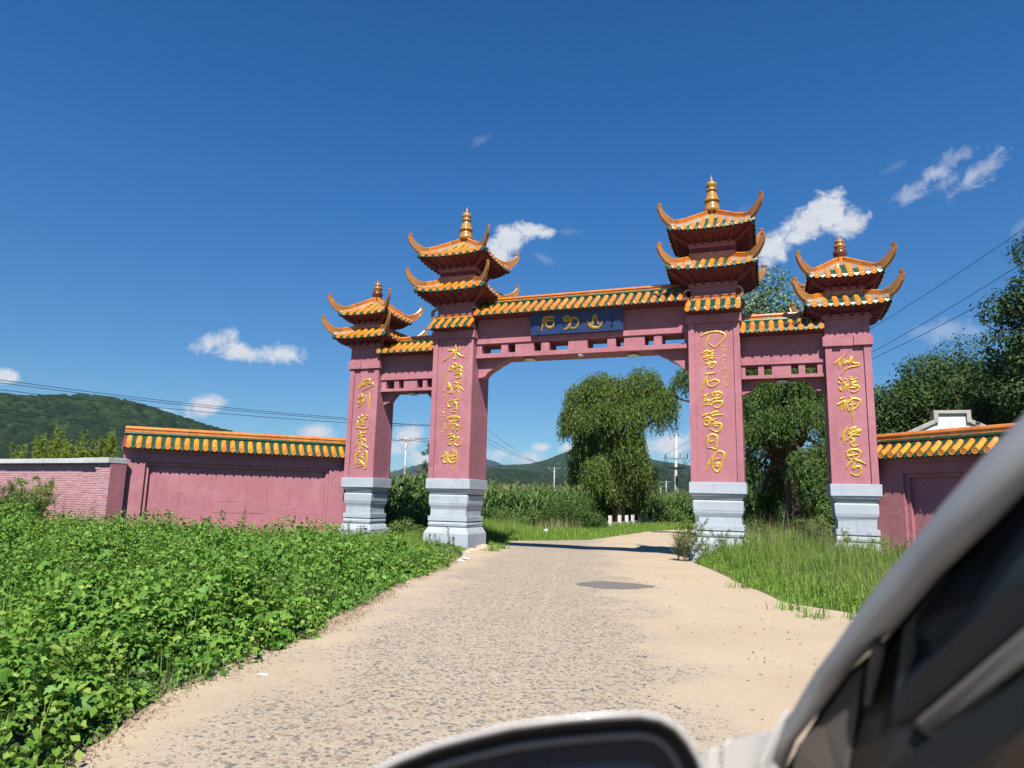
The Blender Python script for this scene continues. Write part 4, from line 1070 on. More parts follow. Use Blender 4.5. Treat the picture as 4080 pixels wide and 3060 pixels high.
# ------------------------------------------------------------------ concrete guard rail by the road behind the gate
gr = thing('guard_rail', (-4.6, 30, -.2), 'low white concrete guard rail beside the road, in front of the drooping willow', 'guard rail')
posts = [(-6.6, 26.3), (-4.72, 27.0), (-4.45, 29.0), (-4.33, 31.1), (-4.25, 33.2), (-4.12, 35.4), (-3.95, 37.6), (-3.6, 39.8)]
PC = simple('white_post_paint', (.58, .57, .54), .8).m
for i, (x, y) in enumerate(posts):
    m = MB(); m.box(x - .12, x + .12, y - .12, y + .12, -.5, .74 + .01 * (i % 3)); ob = m.obj('post', PC, gr); bv = ob.modifiers.new('bevel', 'BEVEL'); bv.width = .012
for a, b in zip(posts, posts[1:]):
    m = MB(); V, F = loft([[(p[0] + dx, p[1], z) for dx, z in ((-.05, .16), (.05, .16), (.05, .30), (-.05, .30))] for p in (a, b)]); m.add(V, F); m.obj('rail', CONC, gr)

# ------------------------------------------------------------------ utility poles and wires
POLEC = simple('pole_concrete', (.50, .46, .41), .85).m
INS = simple('white_insulator', (.75, .75, .72), .3).m
def pole(az, d, h, label, r=.14, arm=1.0, style=0, arm_az=None, lean=0):
    x, y = polar(az, d); p = thing('utility_pole', (x, y, -.2), label, 'utility pole', 'utility poles beyond the gateway')
    V, F = loft([[(x + rr * cos(a) + lean * t, y + rr * sin(a), z) for a in np.linspace(0, 2 * pi, 11)[:-1]] for t, z, rr in ((0, -.2, r), (1, h, r * .6))]); obj('post', V, F, POLEC, p, smooth=True)
    ca, sa = cos(radians(arm_az or 0)), sin(radians(arm_az or 0)); tips = []
    X = lambda u, v, z: (x + lean + u * ca - v * sa, y + u * sa + v * ca, z)
    if style == 0:
        m = MB(); m.box(-arm, arm, -.18, -.10, h - .42, h - .34, X); m.obj('crossarm', STEEL, p)
        for s_ in (-1, 1):
            V, F = tube([X(s_ * arm * .62, -.14, h - .42), X(s_ * .05, -.14, h - 1.3)], .03, 4); obj('brace', V, F, STEEL, p)
        for u in (-arm * .93, arm * .42, arm * .93):
            V, F = lathe([(h - .34, .04), (h - .28, .07), (h - .2, .09), (h - .14, .05)], X(u, -.14, 0)[:2], 8); obj('insulator', V, F, INS, p); tips.append(X(u, -.14, h - .14))
    else:
        m = MB(); m.box(-arm * 1.15, arm * 1.15, -.16, -.11, h - 2.55, h - 2.47, X); m.obj('crossarm', STEEL, p)
        m = MB(); m.box(-arm * 1.0, arm * 1.0, -.20, -.08, h - 3.55, h - 3.40, X); m.obj('crossarm', DARKM, p)
        for u in (-arm * 1.1, arm * .35, arm * 1.1):
            V, F = lathe([(h - 2.47, .03), (h - 2.1, .045), (h - 2.0, .02)], X(u, -.14, 0)[:2], 6); obj('insulator', V, F, DARKM, p); tips.append(X(u, -.14, h - 2.05))
        for cu, w, hgt in ((-arm * 1.2, .10, .45), (arm * .35, .16, .40)):
            V, F = tube([X(cu - w, -.2, h - 3.7), X(cu + w, -.2, h - 3.75), X(cu + w * 1.2, -.2, h - 3.7 + hgt), X(cu - w * .8, -.2, h - 3.68 + hgt), X(cu - w, -.2, h - 3.7)], .04, 5); obj('drop_fuse', V, F, DARKM, p)
        for pts in (((0, 0, -3.2), (.6, 0, -4.4), (1.2, .2, -4.9), (1.55, .3, -4.4), (1.3, .3, -3.6)), ((.5, 0, -3.6), (1.1, 0, -4.6), (2.0, .2, -4.9), (2.6, .3, -4.2), (2.4, .3, -3.5)),
                    ((-1.2, -.2, -3.9), (-.9, 0, -4.6), (-.2, -.2, -4.95)), ((-1.2, 0, -2.3), (-1.3, 0, -3.0), (-1.15, 0, -3.5)), ((.9, 0, -2.2), (.85, -.1, -2.9), (1.4, 0, -2.9), (2.0, 0, -2.1))):
            V, F = tube(smooth_path([X(u * .8, v, h + z) for u, v, z in pts], 4), .022, 4); obj('jumper_wire', V, F, DARKM, p)
        V, F = lathe([(h - 5.2, .12), (h - 4.6, .14), (h - 4.3, .12)], X(.0, -.18, 0)[:2], 8); obj('cable_clamp', V, F, DARKM, p)
        m = MB(); m.box(-.06, .12, -.22, -.1, h - 7.4, h - 6.9, X); m.obj('step_bracket', DARKM, p)
    return tips
t1 = pole(-28.55, 84, 8.75, 'concrete pole with a steel crossarm seen through the left arch', arm=1.15)
t2 = pole(-6.85, 74, 8.8, 'tall pale pole with tangled jumper wires left of the third pillar', r=.19, arm=1.0, style=1, lean=.25)
t3 = pole(-16.42, 150, 9.0, 'distant pole with white insulators left of the drooping willow', r=.17, arm=1.3)
t4 = pole(-7.50, 205, 8.3, 'plain distant pole with a bare crossarm, just left of the tall pale pole', r=.19, arm=1.7)
t5 = pole(-7.95, 240, 7.9, 'faintest short distant pole with a pair of insulators above the corn', r=.2, arm=1.7)
T0 = pole(-24.4, 72, 9.35, 'pole standing hidden behind the second pillar', arm=1.0)
def line(label, pts, r=.012, group=None):
    V, F = [], []
    out = []
    for a, b, sag in pts:
        a, b = np.array(a, float), np.array(b, float)
        for t in np.linspace(0, 1, 16):
            p = a + (b - a) * t; p[2] -= sag * 4 * t * (1 - t); out.append(p)
    V, F = tube(out, r, 4); o_ = obj('power_line', V, F, DARKM); tag(o_, label, 'power line', group); return o_
def PP(az, el, d): x, y = polar(az, d); return (x, y, CAM[2] + d * math.tan(radians(el)))
line('uppermost of the three black lines over the left wall', [(PP(-60, 7.3, 62), PP(-33.3, 6.22, 66), .3), (PP(-33.3, 6.22, 66), T0[0], .2)], .020)
line('middle of the three black lines over the left wall', [(PP(-60, 7.1, 62), PP(-33.3, 6.10, 66), .3), (PP(-33.3, 6.10, 66), T0[1], .2)], .020)
line('lowest of the three black lines over the left wall', [(PP(-60, 6.62, 62), PP(-33.3, 5.86, 66), .3), (PP(-33.3, 5.86, 66), T0[2], .2)], .020)
line('upper of two thin lines crossing in front of the left hill', [(PP(-60, 5.55, 70), PP(-40, 3.9, 80), .2), (PP(-40, 3.9, 80), t1[0], .3)], .020)
line('lower of two thin lines crossing in front of the left hill', [(PP(-60, 5.3, 70), PP(-40, 3.75, 80), .2), (PP(-40, 3.75, 80), t1[2], .3)], .020)
line('highest thin line descending through the centre opening to the distant pole', [(t1[2], PP(-21.9, 5.73, 100), .3), (PP(-21.9, 5.73, 100), t3[0], .6)], .028)
line('pair of thin lines below it from the left arch pole, middle one', [(t1[1], PP(-21.9, 4.95, 100), .3), (PP(-21.9, 4.95, 100), t3[1], .6)], .028)
line('lowest thin line from the left arch pole to the distant pole', [(t1[0], PP(-21.9, 4.6, 100), .3), (PP(-21.9, 4.6, 100), t3[2], .6)], .028)
line('uppermost black line rising at the right edge of the sky', [(t2[0], PP(7.74, 13.11, 38), .3), (PP(7.74, 13.11, 38), PP(19.5, 19.7, 27), .1)], .013)
line('middle black line rising at the right edge of the sky', [(t2[1], PP(7.8, 11.42, 38), .3), (PP(7.8, 11.42, 38), PP(19.5, 17.6, 27), .1)], .013)
line('lowest black line rising at the right edge into the tall tree', [(t2[2], PP(7.94, 11.0, 38), .3), (PP(7.94, 11.0, 38), PP(18.5, 15.9, 28), .1)], .013)
line('thin line sagging away behind the willow from the tall pale pole', [(t2[0], t5[0], 2.0)], .03)
line('second thin line running from the tall pale pole to the far poles', [(t2[2], t4[2], 2.0)], .03)
# ------------------------------------------------------------------ hills
def hillm(name, a, b, c_, sc_):
    M = Mat(name)
    cell = M.voro(sc_, out='Color'); sp = M.n.new('ShaderNodeSeparateColor'); M.l.new(cell, sp.inputs[0])
    c = M.ramp(sp.outputs[0], [(0, a), (.55, b), (1, c_)])
    c = M.mix(M.ramp(M.noise(sc_ * .12, 4), [(.4, 0), (.65, .6)]), c, a)
    M.set('Base Color', c).set('Roughness', .9); M.b.inputs['Specular IOR Level'].default_value = .15
    M.bump(M.noise(sc_ * 3.5, 4, .7), 1.0, 1.6)
    return M.m
HG1 = hillm('hill_wood', (.006, .018, .009), (.013, .032, .013), (.028, .056, .022), .12)
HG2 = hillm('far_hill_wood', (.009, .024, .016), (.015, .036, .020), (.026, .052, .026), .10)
HG3 = hillm('hazed_mountain_wood', (.008, .024, .030), (.011, .030, .036), (.014, .036, .040), .03)  # distance haze is put into this blue colour, fainter in the hill above
def hill(label, tab, d0, d1, mat, cell, crown, k, nr=150, daz=.085, back=1.35, rough=.12):
    az = np.arange(tab[0][0], tab[-1][0], daz); el = np.interp(az, [t[0] for t in tab], [t[1] for t in tab]) - math.degrees(crown * .95 / d1)
    # smooth the ridge line
    ker = np.ones(25) / 25; el = np.convolve(np.pad(el, 12, mode='edge'), ker, 'valid')
    zr = CAM[2] + d1 * np.tan(np.radians(el))
    t = np.concatenate([np.linspace(0, 1, nr), np.linspace(1.01, back, 14)])
    A, Tt = np.meshgrid(np.radians(az), t, indexing='ij')
    D = d0 + (d1 - d0) * Tt
    prof_ = np.where(Tt <= 1, np.sin(np.clip(Tt, 0, 1) * pi / 2) ** 1.15, 1 - (Tt - 1) * 1.2)
    X = CAM[0] + D * np.sin(A); Y = CAM[1] + D * np.cos(A)
    gul = (fbm(X / (d1 * .13), Y / (d1 * .13), k + 3) - .5) * rough * 2
    Z = zr[:, None] * (prof_ + gul * np.sin(np.clip(Tt, 0, 1) * pi)) - 3 * (1 - np.clip(Tt * 4, 0, 1))
    w = worley(X / cell, Y / cell, k); w2 = worley(X / cell * 2.3 + 7, Y / cell * 2.3, k + 2)
    Z = Z + crown * (1 - w * w * 1.3) * (.6 + .8 * vnoise(X / 40, Y / 40, k)) + crown * .35 * (1 - w2)
    n0, n1 = Z.shape
    V = np.stack([X, Y, Z], -1).reshape(-1, 3)
    I = (np.arange(n0 - 1)[:, None] * n1 + np.arange(n1 - 1)[None]).reshape(-1)
    F = np.stack([I, I + n1, I + n1 + 1, I + 1], -1)
    o_ = obj('hill', V, F, mat, kind='structure', label=label)
hill('wooded green hill rising behind the left wall', [(-72, 3.5), (-66, 5.0), (-60, 5.5), (-56.5, 5.68), (-55, 5.71), (-53, 5.9), (-51.2, 6.2), (-49.5, 6.05), (-47.3, 5.6), (-45, 5.1), (-42.5, 4.55), (-39.8, 3.95), (-37, 3.2), (-34, 2.3), (-31, 1.6), (-28, .9), (-25, .5)], 330, 860, HG1, 8.5, 5.5, 1, nr=190)
hill('nearer dark wooded ridge beyond the corn', [(-34, .6), (-30, 1.1), (-26, 1.7), (-23, 2.1), (-21.5, 2.3), (-19.5, 2.2), (-17, 1.9), (-14, 1.6), (-11, 2.6), (-8.8, 2.8), (-7, 2.3), (-5.5, 1.9), (-3, 1.4), (2, 1.5), (8, 1.2), (14, .8)], 500, 1100, HG1, 9.5, 6, 2, nr=90)
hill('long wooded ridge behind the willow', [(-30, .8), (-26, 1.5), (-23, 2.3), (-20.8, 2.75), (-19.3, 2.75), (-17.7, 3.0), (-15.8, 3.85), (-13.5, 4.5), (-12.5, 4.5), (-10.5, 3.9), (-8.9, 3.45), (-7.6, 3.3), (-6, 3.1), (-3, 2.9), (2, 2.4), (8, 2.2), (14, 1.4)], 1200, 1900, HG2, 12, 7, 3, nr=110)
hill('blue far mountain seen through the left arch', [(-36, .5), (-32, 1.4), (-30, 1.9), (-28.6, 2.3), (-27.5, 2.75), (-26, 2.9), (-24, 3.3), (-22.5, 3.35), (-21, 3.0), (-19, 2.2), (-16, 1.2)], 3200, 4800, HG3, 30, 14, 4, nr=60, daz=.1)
# light field patch and bare rock on the ridge
def far_patch(name, az, el, wdeg, hdeg, d, mat):
    x, y = polar(az, d); z = CAM[2] + d * math.tan(radians(el))
# ------------------------------------------------------------------ haze
# ------------------------------------------------------------------ foliage materials
F_ELM = foliage('elm_leaves', [(.028, .055, .015), (.040, .075, .020), (.058, .100, .028), (.10, .15, .05)], trans=.18)
F_SILV = foliage('silvery_leaves', [(.06, .12, .035), (.10, .17, .06), (.19, .26, .14), (.30, .36, .24)], trans=.18, rough=.5, spec=.3)
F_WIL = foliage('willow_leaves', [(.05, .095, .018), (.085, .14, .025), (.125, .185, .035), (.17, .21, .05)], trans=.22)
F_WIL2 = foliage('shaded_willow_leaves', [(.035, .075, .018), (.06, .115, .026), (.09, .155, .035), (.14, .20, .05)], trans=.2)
F_PINE = foliage('pine_needles', [(.018, .045, .018), (.03, .07, .022), (.05, .10, .03)], trans=.05)
F_CORN = foliage('corn_leaves', [(.05, .11, .025), (.08, .155, .035), (.12, .20, .055), (.22, .28, .11)], trans=.25, rough=.4)
F_TASS = foliage('corn_tassels', [(.14, .17, .06), (.20, .21, .08), (.26, .25, .12)], trans=.1)
F_HOP = foliage('vine_leaves', [(.055, .15, .018), (.085, .21, .026), (.125, .27, .036), (.20, .34, .055)], trans=.22, rough=.55, spec=.3)
F_GRASS = foliage('grass_blades', [(.075, .16, .022), (.13, .25, .032), (.20, .33, .05), (.32, .39, .10)], trans=.25)
F_GRASSD = foliage('dry_grass_blades', [(.20, .18, .08), (.30, .26, .13), (.14, .19, .05)], trans=.15)
F_WEED = foliage('weed_leaves', [(.06, .115, .025), (.09, .16, .035), (.13, .20, .05), (.20, .22, .08)], trans=.25)
F_YEL = foliage('yellow_green_stalks', [(.12, .20, .022), (.18, .26, .03), (.24, .30, .045), (.28, .26, .05)], trans=.3)
F_DRY = foliage('dry_stems', [(.17, .12, .08), (.25, .18, .12), (.33, .25, .16)], trans=0)
F_FLOW = foliage('yellow_petals', [(.85, .55, .02), (.9, .65, .03)], trans=.1)

QUAD = (np.array([(-.5, 0, 0), (.5, 0, 0), (.5, 1, 0), (-.5, 1, 0)]), np.array([(0, 1, 2, 3)]))
LEAF = (np.array([(0, 0, 0), (.32, .42, .06), (0, 1, -.04), (-.32, .42, .06)]), np.array([(0, 1, 2, 3)]))
SLIM = (np.array([(0, 0, 0), (.10, .35, .0), (0, 1, -.06), (-.10, .35, 0)]), np.array([(0, 1, 2, 3)]))

def limbs(name, segs, mat, parent):
    mb = MB()
    for pts, rad in segs:
        V, F = tube(pts, rad, 7); mb.add(V, F)
    return mb.obj(name, mat, parent, smooth=True)

def broad_tree(x, y, h, rx, ry, label, mat=F_ELM, n_leaf=26000, leaf=.19, seed=1, crown_low=.15, lumps=60, name='broadleaf_tree', trunk_r=.28, up=.35, group=None):
    r = np.random.default_rng(seed); gz = float(ground_z(x, y))
    t = thing(name, (x, y, gz), label, 'tree', group)
    cz = gz + h * (1 + crown_low) / 2; rz = h * (1 - crown_low) / 2
    # lump centres over an ellipsoid with an uneven outline
    d = r.normal(size=(lumps, 3)); d /= np.linalg.norm(d, axis=1, keepdims=True)
    rad = r.uniform(.45, .92, lumps) ** .8
    C = np.stack([x + d[:, 0] * rx * rad, y + d[:, 1] * ry * rad, cz + d[:, 2] * rz * rad], 1)
    lr = r.uniform(.16, .34, lumps) * min(rx, rz) * 1.15
    segs = [([(x, y, gz - .3), (x + .1, y, gz + h * .2), (x - .1, y + .1, gz + h * .42), (x, y, gz + h * .75)], [trunk_r * 1.3, trunk_r, trunk_r * .75, trunk_r * .25])]
    for i in range(0, lumps, max(1, lumps // 18)):
        b = np.array([x, y, gz + h * r.uniform(.2, .5)]); e = C[i]; mid = b + (e - b) * .5 + np.array([0, 0, .25 * h * .2])
        segs.append(([b, mid, e], [trunk_r * .4, trunk_r * .22, .03]))
    limbs('trunk', segs, BARK, t)
    idx = r.choice(lumps, n_leaf, p=lr ** 2 / np.sum(lr ** 2))
    dd = r.normal(size=(n_leaf, 3)); dd /= np.linalg.norm(dd, axis=1, keepdims=True)
    rr_ = r.uniform(.35, 1.0, n_leaf) ** .5 * r.uniform(.85, 1.12, n_leaf)
    P = C[idx] + dd * (lr[idx] * rr_)[:, None] * np.array([1, 1, .8])
    P += r.normal(size=P.shape) * .06
    nrm = dd + np.array([0, 0, up]) + r.normal(size=dd.shape) * .45
    dirs = np.cross(nrm, r.normal(size=dd.shape)) + np.array([0, 0, -.25])
    M = basis(dirs, nrm) * (leaf * r.uniform(.6, 1.3, n_leaf))[:, None, None]
    V, F = scatter(*LEAF, P, M)
    obj('crown', V, F, mat, t)
    return t

def willow(x, y, h, label, blobs, n_str, seed, mat=F_WIL, leaf=.26, slen=(1.5, 4.0), trunk_r=.4, min_z=.6, name='willow_tree', per=24, swing=.35):
    """blobs: (dx, dy, z, r, drop) caps from which the hanging strands start"""
    r = np.random.default_rng(seed); gz = float(ground_z(x, y)); t = thing(name, (x, y, gz), label, 'tree')
    segs = [([(x, y, gz - .4), (x + .2, y, gz + h * .18), (x - .1, y, gz + h * .35)], [trunk_r * 1.3, trunk_r, trunk_r * .8])]
    for (dx, dy, z, rr, dp) in blobs:
        e = np.array([x + dx, y + dy, gz + z]); b = np.array([x - .1, y, gz + h * .33]); mid = (b + e) / 2 + np.array([0, 0, h * .08])
        segs.append(([b, mid, e], [trunk_r * .55, trunk_r * .3, .05]))
    limbs('trunk', segs, BARK, t)
    B = np.array(blobs); w = B[:, 3] ** 2; idx = r.choice(len(B), n_str, p=w / w.sum())
    d = r.normal(size=(n_str, 3)); d[:, 2] = np.abs(d[:, 2]) * .8 - .15; d /= np.linalg.norm(d, axis=1, keepdims=True)
    S = np.stack([x + B[idx, 0], y + B[idx, 1], gz + B[idx, 2]], 1) + d * (B[idx, 3] * r.uniform(.45, 1.02, n_str))[:, None] * np.array([1, 1, .85])
    Ls = r.uniform(*slen, n_str) * B[idx, 4]
    k = np.linspace(0, 1, per)[None, :] + r.uniform(-.02, .02, (n_str, per))
    out = d * np.array([1, 1, 0]); 
    bend = (1 - np.exp(-k * 4)) * .45
    P = S[:, None, :] + out[:, None, :] * (bend * np.minimum(Ls, 1.6)[:, None] * .5)[..., None]
    P[..., 2] -= (k ** 1.15) * Ls[:, None] - .25 * np.sin(np.clip(k * 3, 0, 1) * pi) * .6
    ph = r.uniform(0, 6.28, n_str)
    P[..., 0] += np.sin(k * 5 + ph[:, None]) * .07 * swing * 3; P[..., 1] += np.cos(k * 4 + ph[:, None]) * .07 * swing * 3
    P = P.reshape(-1, 3); keep = P[:, 2] > gz + min_z; keep &= r.random(len(P)) > .12; P = P[keep]
    n = len(P); dd = np.stack([r.normal(size=n) * .7, r.normal(size=n) * .7, -np.abs(r.normal(size=n)) - .35], 1)
    nr = np.stack([r.normal(size=n), r.normal(size=n) - .3, np.abs(r.normal(size=n)) * .9 + .25], 1)
    M = basis(dd, nr) * (leaf * r.uniform(.6, 1.35, n))[:, None, None]
    M[:, :, 0] *= 1.35
    V, F = scatter(*SLIM, P, M)
    obj('crown', V, F, mat, t)
    return t

# ------------------------------------------------------------------ trees
WD = 57.0
wx, wy = polar(-11.3, WD)
def from_view(L, x0, d, hz=1097):        # crown lumps measured across and up the photographed tree, in metres
    k = 1507.0 / d; r = random.Random(4)
    return [((a - x0) / k, r.uniform(-1.3, 1.3) if len(t) < 2 else t[1], 1.8 + (hz - b) / k, c / k, t[0]) for a, b, c, *t in L]
willow(wx, wy, 12.6, 'large drooping willow standing alone in the centre opening', from_view([
    (1262, 866, 40, 1.0, -.6), (1300, 848, 36, .8, -1.4), (1345, 858, 36, .9, -1.8), (1395, 836, 34, .9, -1.0), (1430, 868, 30, .9, -.8), (1408, 892, 28, 1.0, -1.8), (1440, 900, 17, .9, -.2), (1236, 905, 26, .8, -.4), (1226, 930, 16, .6, 0),
    (1278, 912, 34, .9, -1.6), (1325, 900, 32, .8, -2.2), (1365, 912, 32, .9, -2.4), (1262, 962, 18, .7, -.6), (1372, 965, 28, 1.1, -2.0), (1386, 1000, 20, 1.0, -1.6),
    (1290, 968, 34, 1.2, 1.4), (1345, 962, 38, 1.3, 1.6), (1255, 1000, 26, 1.4, 1.2), (1280, 1040, 30, 1.3, 1.0), (1385, 1030, 26, 1.3, 1.4), (1350, 1030, 36, 1.3, 1.5), (1320, 1075, 34, .9, 1.2), (1366, 1070, 28, 1.1, 1.6), (1270, 950, 26, 1.2, -.4), (1325, 1000, 26, 1.4, -.8), (1340, 1045, 24, 1.1, -.5), (1355, 1005, 26, 1.4, -.9), (1310, 1060, 22, 1.0, -.6), (1240, 985, 20, 1.6, 1.0), (1238, 1020, 18, 1.4, 1.2), (1320, 950, 28, 1.1, -.6),
    (1302, 1020, 26, .8, -2.6), (1316, 1052, 24, .7, -2.4), (1300, 870, 60, .9, 1.8), (1390, 870, 50, .9, 1.8)], 1335, WD), 7200, 11, per=18, leaf=.25, slen=(.8, 2.6), min_z=.3, trunk_r=.5)
ax_, ay_ = polar(1.6, 41)
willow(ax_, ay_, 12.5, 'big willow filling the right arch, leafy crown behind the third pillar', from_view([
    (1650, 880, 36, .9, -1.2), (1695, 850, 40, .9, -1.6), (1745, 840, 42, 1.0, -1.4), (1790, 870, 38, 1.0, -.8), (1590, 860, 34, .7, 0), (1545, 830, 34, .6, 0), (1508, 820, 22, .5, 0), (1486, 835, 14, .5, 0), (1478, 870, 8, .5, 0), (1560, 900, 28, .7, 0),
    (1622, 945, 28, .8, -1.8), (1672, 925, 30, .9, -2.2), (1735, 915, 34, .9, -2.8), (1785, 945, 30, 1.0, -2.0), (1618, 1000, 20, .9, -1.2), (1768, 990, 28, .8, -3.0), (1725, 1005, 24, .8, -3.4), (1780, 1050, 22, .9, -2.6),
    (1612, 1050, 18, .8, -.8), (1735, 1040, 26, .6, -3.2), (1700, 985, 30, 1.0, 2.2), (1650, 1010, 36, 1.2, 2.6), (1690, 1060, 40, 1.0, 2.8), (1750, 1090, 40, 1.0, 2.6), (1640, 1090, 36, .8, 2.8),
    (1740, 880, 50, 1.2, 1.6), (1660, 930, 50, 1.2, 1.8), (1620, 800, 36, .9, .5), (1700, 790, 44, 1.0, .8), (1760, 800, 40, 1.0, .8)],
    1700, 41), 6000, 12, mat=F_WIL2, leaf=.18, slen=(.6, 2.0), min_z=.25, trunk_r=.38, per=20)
tx, ty = polar(1.6, 47)
broad_tree(tx, ty, 17.0, 4.0, 3.0, 'silvery leaved round tree top showing above the right link roof', mat=F_SILV, n_leaf=26000, leaf=.21, seed=21, crown_low=.4, lumps=70, up=.8)
for i, (az, d, h, rx, lab, n) in enumerate([
        (8.9, 50, 10.9, 4.0, 'dark dense tree just right of the fourth pillar', 22000),
        (11.6, 53, 12.3, 4.4, 'dark dense tree behind the white gable peak', 26000),
        (14.3, 50, 11.3, 3.8, 'dark dense tree right of the white gable', 26000),
        (16.7, 41, 11.0, 2.6, 'dense tree in front of the tall tree at the right edge', 22000),
        (19.3, 37, 14.6, 3.0, 'tallest tree, cut by the right edge of the photograph', 26000),
        (13.2, 62, 14.6, 5.2, 'broad dark tree closing the gap behind the others right of the gable', 22000),
        (22.5, 42, 14.5, 4.0, 'tree beyond the right edge behind the car', 10000)]):
    x, y = polar(az, d); broad_tree(x, y, h, rx, 3.0, lab, n_leaf=int(n * 1.25), leaf=.21 if d > 45 else .17, seed=31 + i, crown_low=.02, lumps=95)
x, y = polar(5.8, 60); broad_tree(x, y, 9.5, 3.6, 2.6, 'low dark tree between the right arch willow and the fourth pillar', n_leaf=12000, leaf=.2, seed=40, crown_low=.02)

# pine behind the second pillar
def pine(az, d, h, label):
    x, y = polar(az, d); gz = float(ground_z(x, y)); r = np.random.default_rng(5); t = thing('pine_tree', (x, y, gz), label, 'tree')
    segs = [([(x, y, gz - .2), (x, y, gz + h)], [.14, .03])]; P = []; D = []
    for lev in np.arange(.5, h - .2, .42):
        L = (h - lev) * .33 + .35
        for a in np.arange(5) * 1.257 + r.uniform(0, 6):
            L2 = L * r.uniform(.7, 1.15); e = np.array([x + cos(a) * L2, y + sin(a) * L2, gz + lev + L2 * .28]); b = np.array([x, y, gz + lev])
            segs.append(([b, e], [.035, .012]))
            for q in np.linspace(.3, 1, 6):
                c = b + (e - b) * q + r.normal(size=3) * .08; m_ = 34
                dd = r.normal(size=(m_, 3)) + np.array([cos(a), sin(a), .9]) * .8; P.append(np.repeat(c[None], m_, 0) + r.normal(size=(m_, 3)) * .05); D.append(dd)
    limbs('trunk', segs, BARK, t); P = np.concatenate(P); D = np.concatenate(D); n = len(P)
    M = basis(D, r.normal(size=(n, 3))) * (r.uniform(.14, .24, n))[:, None, None]
    tV = QUAD[0] * np.array([.12, 1, 1]); V, F = scatter(tV, QUAD[1], P, M); obj('crown', V, F, F_PINE, t)
pine(-25.3, 37, 6.3, 'young dark pine partly hidden behind the second pillar')
pine(-27.6, 39, 2.9, 'short dark pine spreading low in the left arch')

# far tree line in the left arch and along the corn
def wood(label, spots, mat, seed, leaf=.6, per=260):
    r = np.random.default_rng(seed); P, N = [], []
    for az, d, h, w in spots:
        x, y = polar(az, d); dd = r.normal(size=(per, 3)); dd /= np.linalg.norm(dd, axis=1, keepdims=True); k = r.uniform(.6, 1.05, per)
        P.append(np.array([x, y, h * .5]) + dd * k[:, None] * np.array([w, w, h * .5])); N.append(dd)
    P, N = np.concatenate(P), np.concatenate(N); n = len(P); nr = N + r.normal(size=N.shape) * .5 + np.array([0, 0, .3])
    M = basis(np.cross(nr, r.normal(size=(n, 3))), nr) * (leaf * r.uniform(.6, 1.3, n))[:, None, None]
    V, F = scatter(*LEAF, P, M); obj('far_trees', V, F, mat, kind='stuff', label=label)
rr2 = np.random.default_rng(3)
wood('low line of far trees beyond the cornfield', [(a + rr2.uniform(-.4, .4), rr2.uniform(150, 210), rr2.uniform(5.0, 8.5), rr2.uniform(2.5, 5)) for a in np.arange(-40, -22.5, .55)] +
     [(a + rr2.uniform(-.4, .4), rr2.uniform(230, 320), rr2.uniform(3.5, 6.5), rr2.uniform(3, 6)) for a in np.arange(-23, 3, .7)], F_ELM, 8)

# ------------------------------------------------------------------ cornfield
def corn_template(r):
    V, F = [], []; h = r.uniform(2.35, 2.75)
    def q(a, b, c, d): n = len(V); V.extend([a, b, c, d]); F.append((n, n + 1, n + 2, n + 3))
    w = .02
    q((-w, 0, 0), (w, 0, 0), (w * .5, 0, h), (-w * .5, 0, h)); q((0, -w, 0), (0, w, 0), (0, w * .5, h), (0, -w * .5, h))
    for i in range(11):
        z = .35 + i * (h - .6) / 11; a = i * pi + r.normal() * .5; L = r.uniform(.65, 1.0); up = r.uniform(.9, 1.5)
        c, s_ = cos(a), sin(a); prev = None
        for t in (0, .25, .5, .75, 1):
            d = L * t * (.9 - .1 * t); zz = z + up * L * t * .75 - 1.25 * L * t * t; ww = .055 * (1 - t ** 2.2) + .004
            p = ((c * d - s_ * ww, s_ * d + c * ww, zz), (c * d + s_ * ww, s_ * d - c * ww, zz + .02))
            if prev: q(prev[0], prev[1], p[1], p[0])
            prev = p
    return np.array(V), np.array(F), h
def tassel(h, r):
    V, F = [], []
    for i in range(4):
        a = r.uniform(0, 6.28); l = r.uniform(.10, .24); s_ = r.uniform(.02, .12); n = len(V)
        e = (cos(a) * s_, sin(a) * s_, h + l); V += [(-.008, 0, h - .05), (.008, 0, h - .05), (e[0] + .012, e[1], e[2]), (e[0] - .012, e[1], e[2])]; F.append((n, n + 1, n + 2, n + 3))
    return np.array(V), np.array(F)
rc = np.random.default_rng(9); PC_ = []
for row in range(46):
    for y0 in ():
        pass
def corn_area(xy_fn, rows, n):
    pass
# rows run roughly left-right as seen from the road; field left of the road
for row in range(22):
    d = 51 + row * .75 + (row > 10) * (row - 10) * .6
    for az in np.arange(-40.5, -13.4, .31 * 57.3 / d):
        x, y = polar(az + rc.uniform(-.12, .12), d + rc.uniform(-.18, .18) + .35 * (az + 20) * (az > -20)); PC_.append((x, y, row))
for row in range(7):
    d = 30.5 + row * .75
    for az in np.arange(-40.5, -26.0, .31 * 57.3 / d):
        x, y = polar(az + rc.uniform(-.15, .15), d + .22 * (az + 33) ** 1 + rc.uniform(-.15, .15)); PC_.append((x, y, row))
for row in range(18):
    d = 63 + row * .8
    for az in np.arange(-14.5, 1.0, .33 * 57.3 / d):
        x, y = polar(az + rc.uniform(-.1, .1), d + rc.uniform(-.2, .2) + .5 * abs(az + 8)); PC_.append((x, y, row))
PC_ = np.array(PC_); parts, tp = [], []
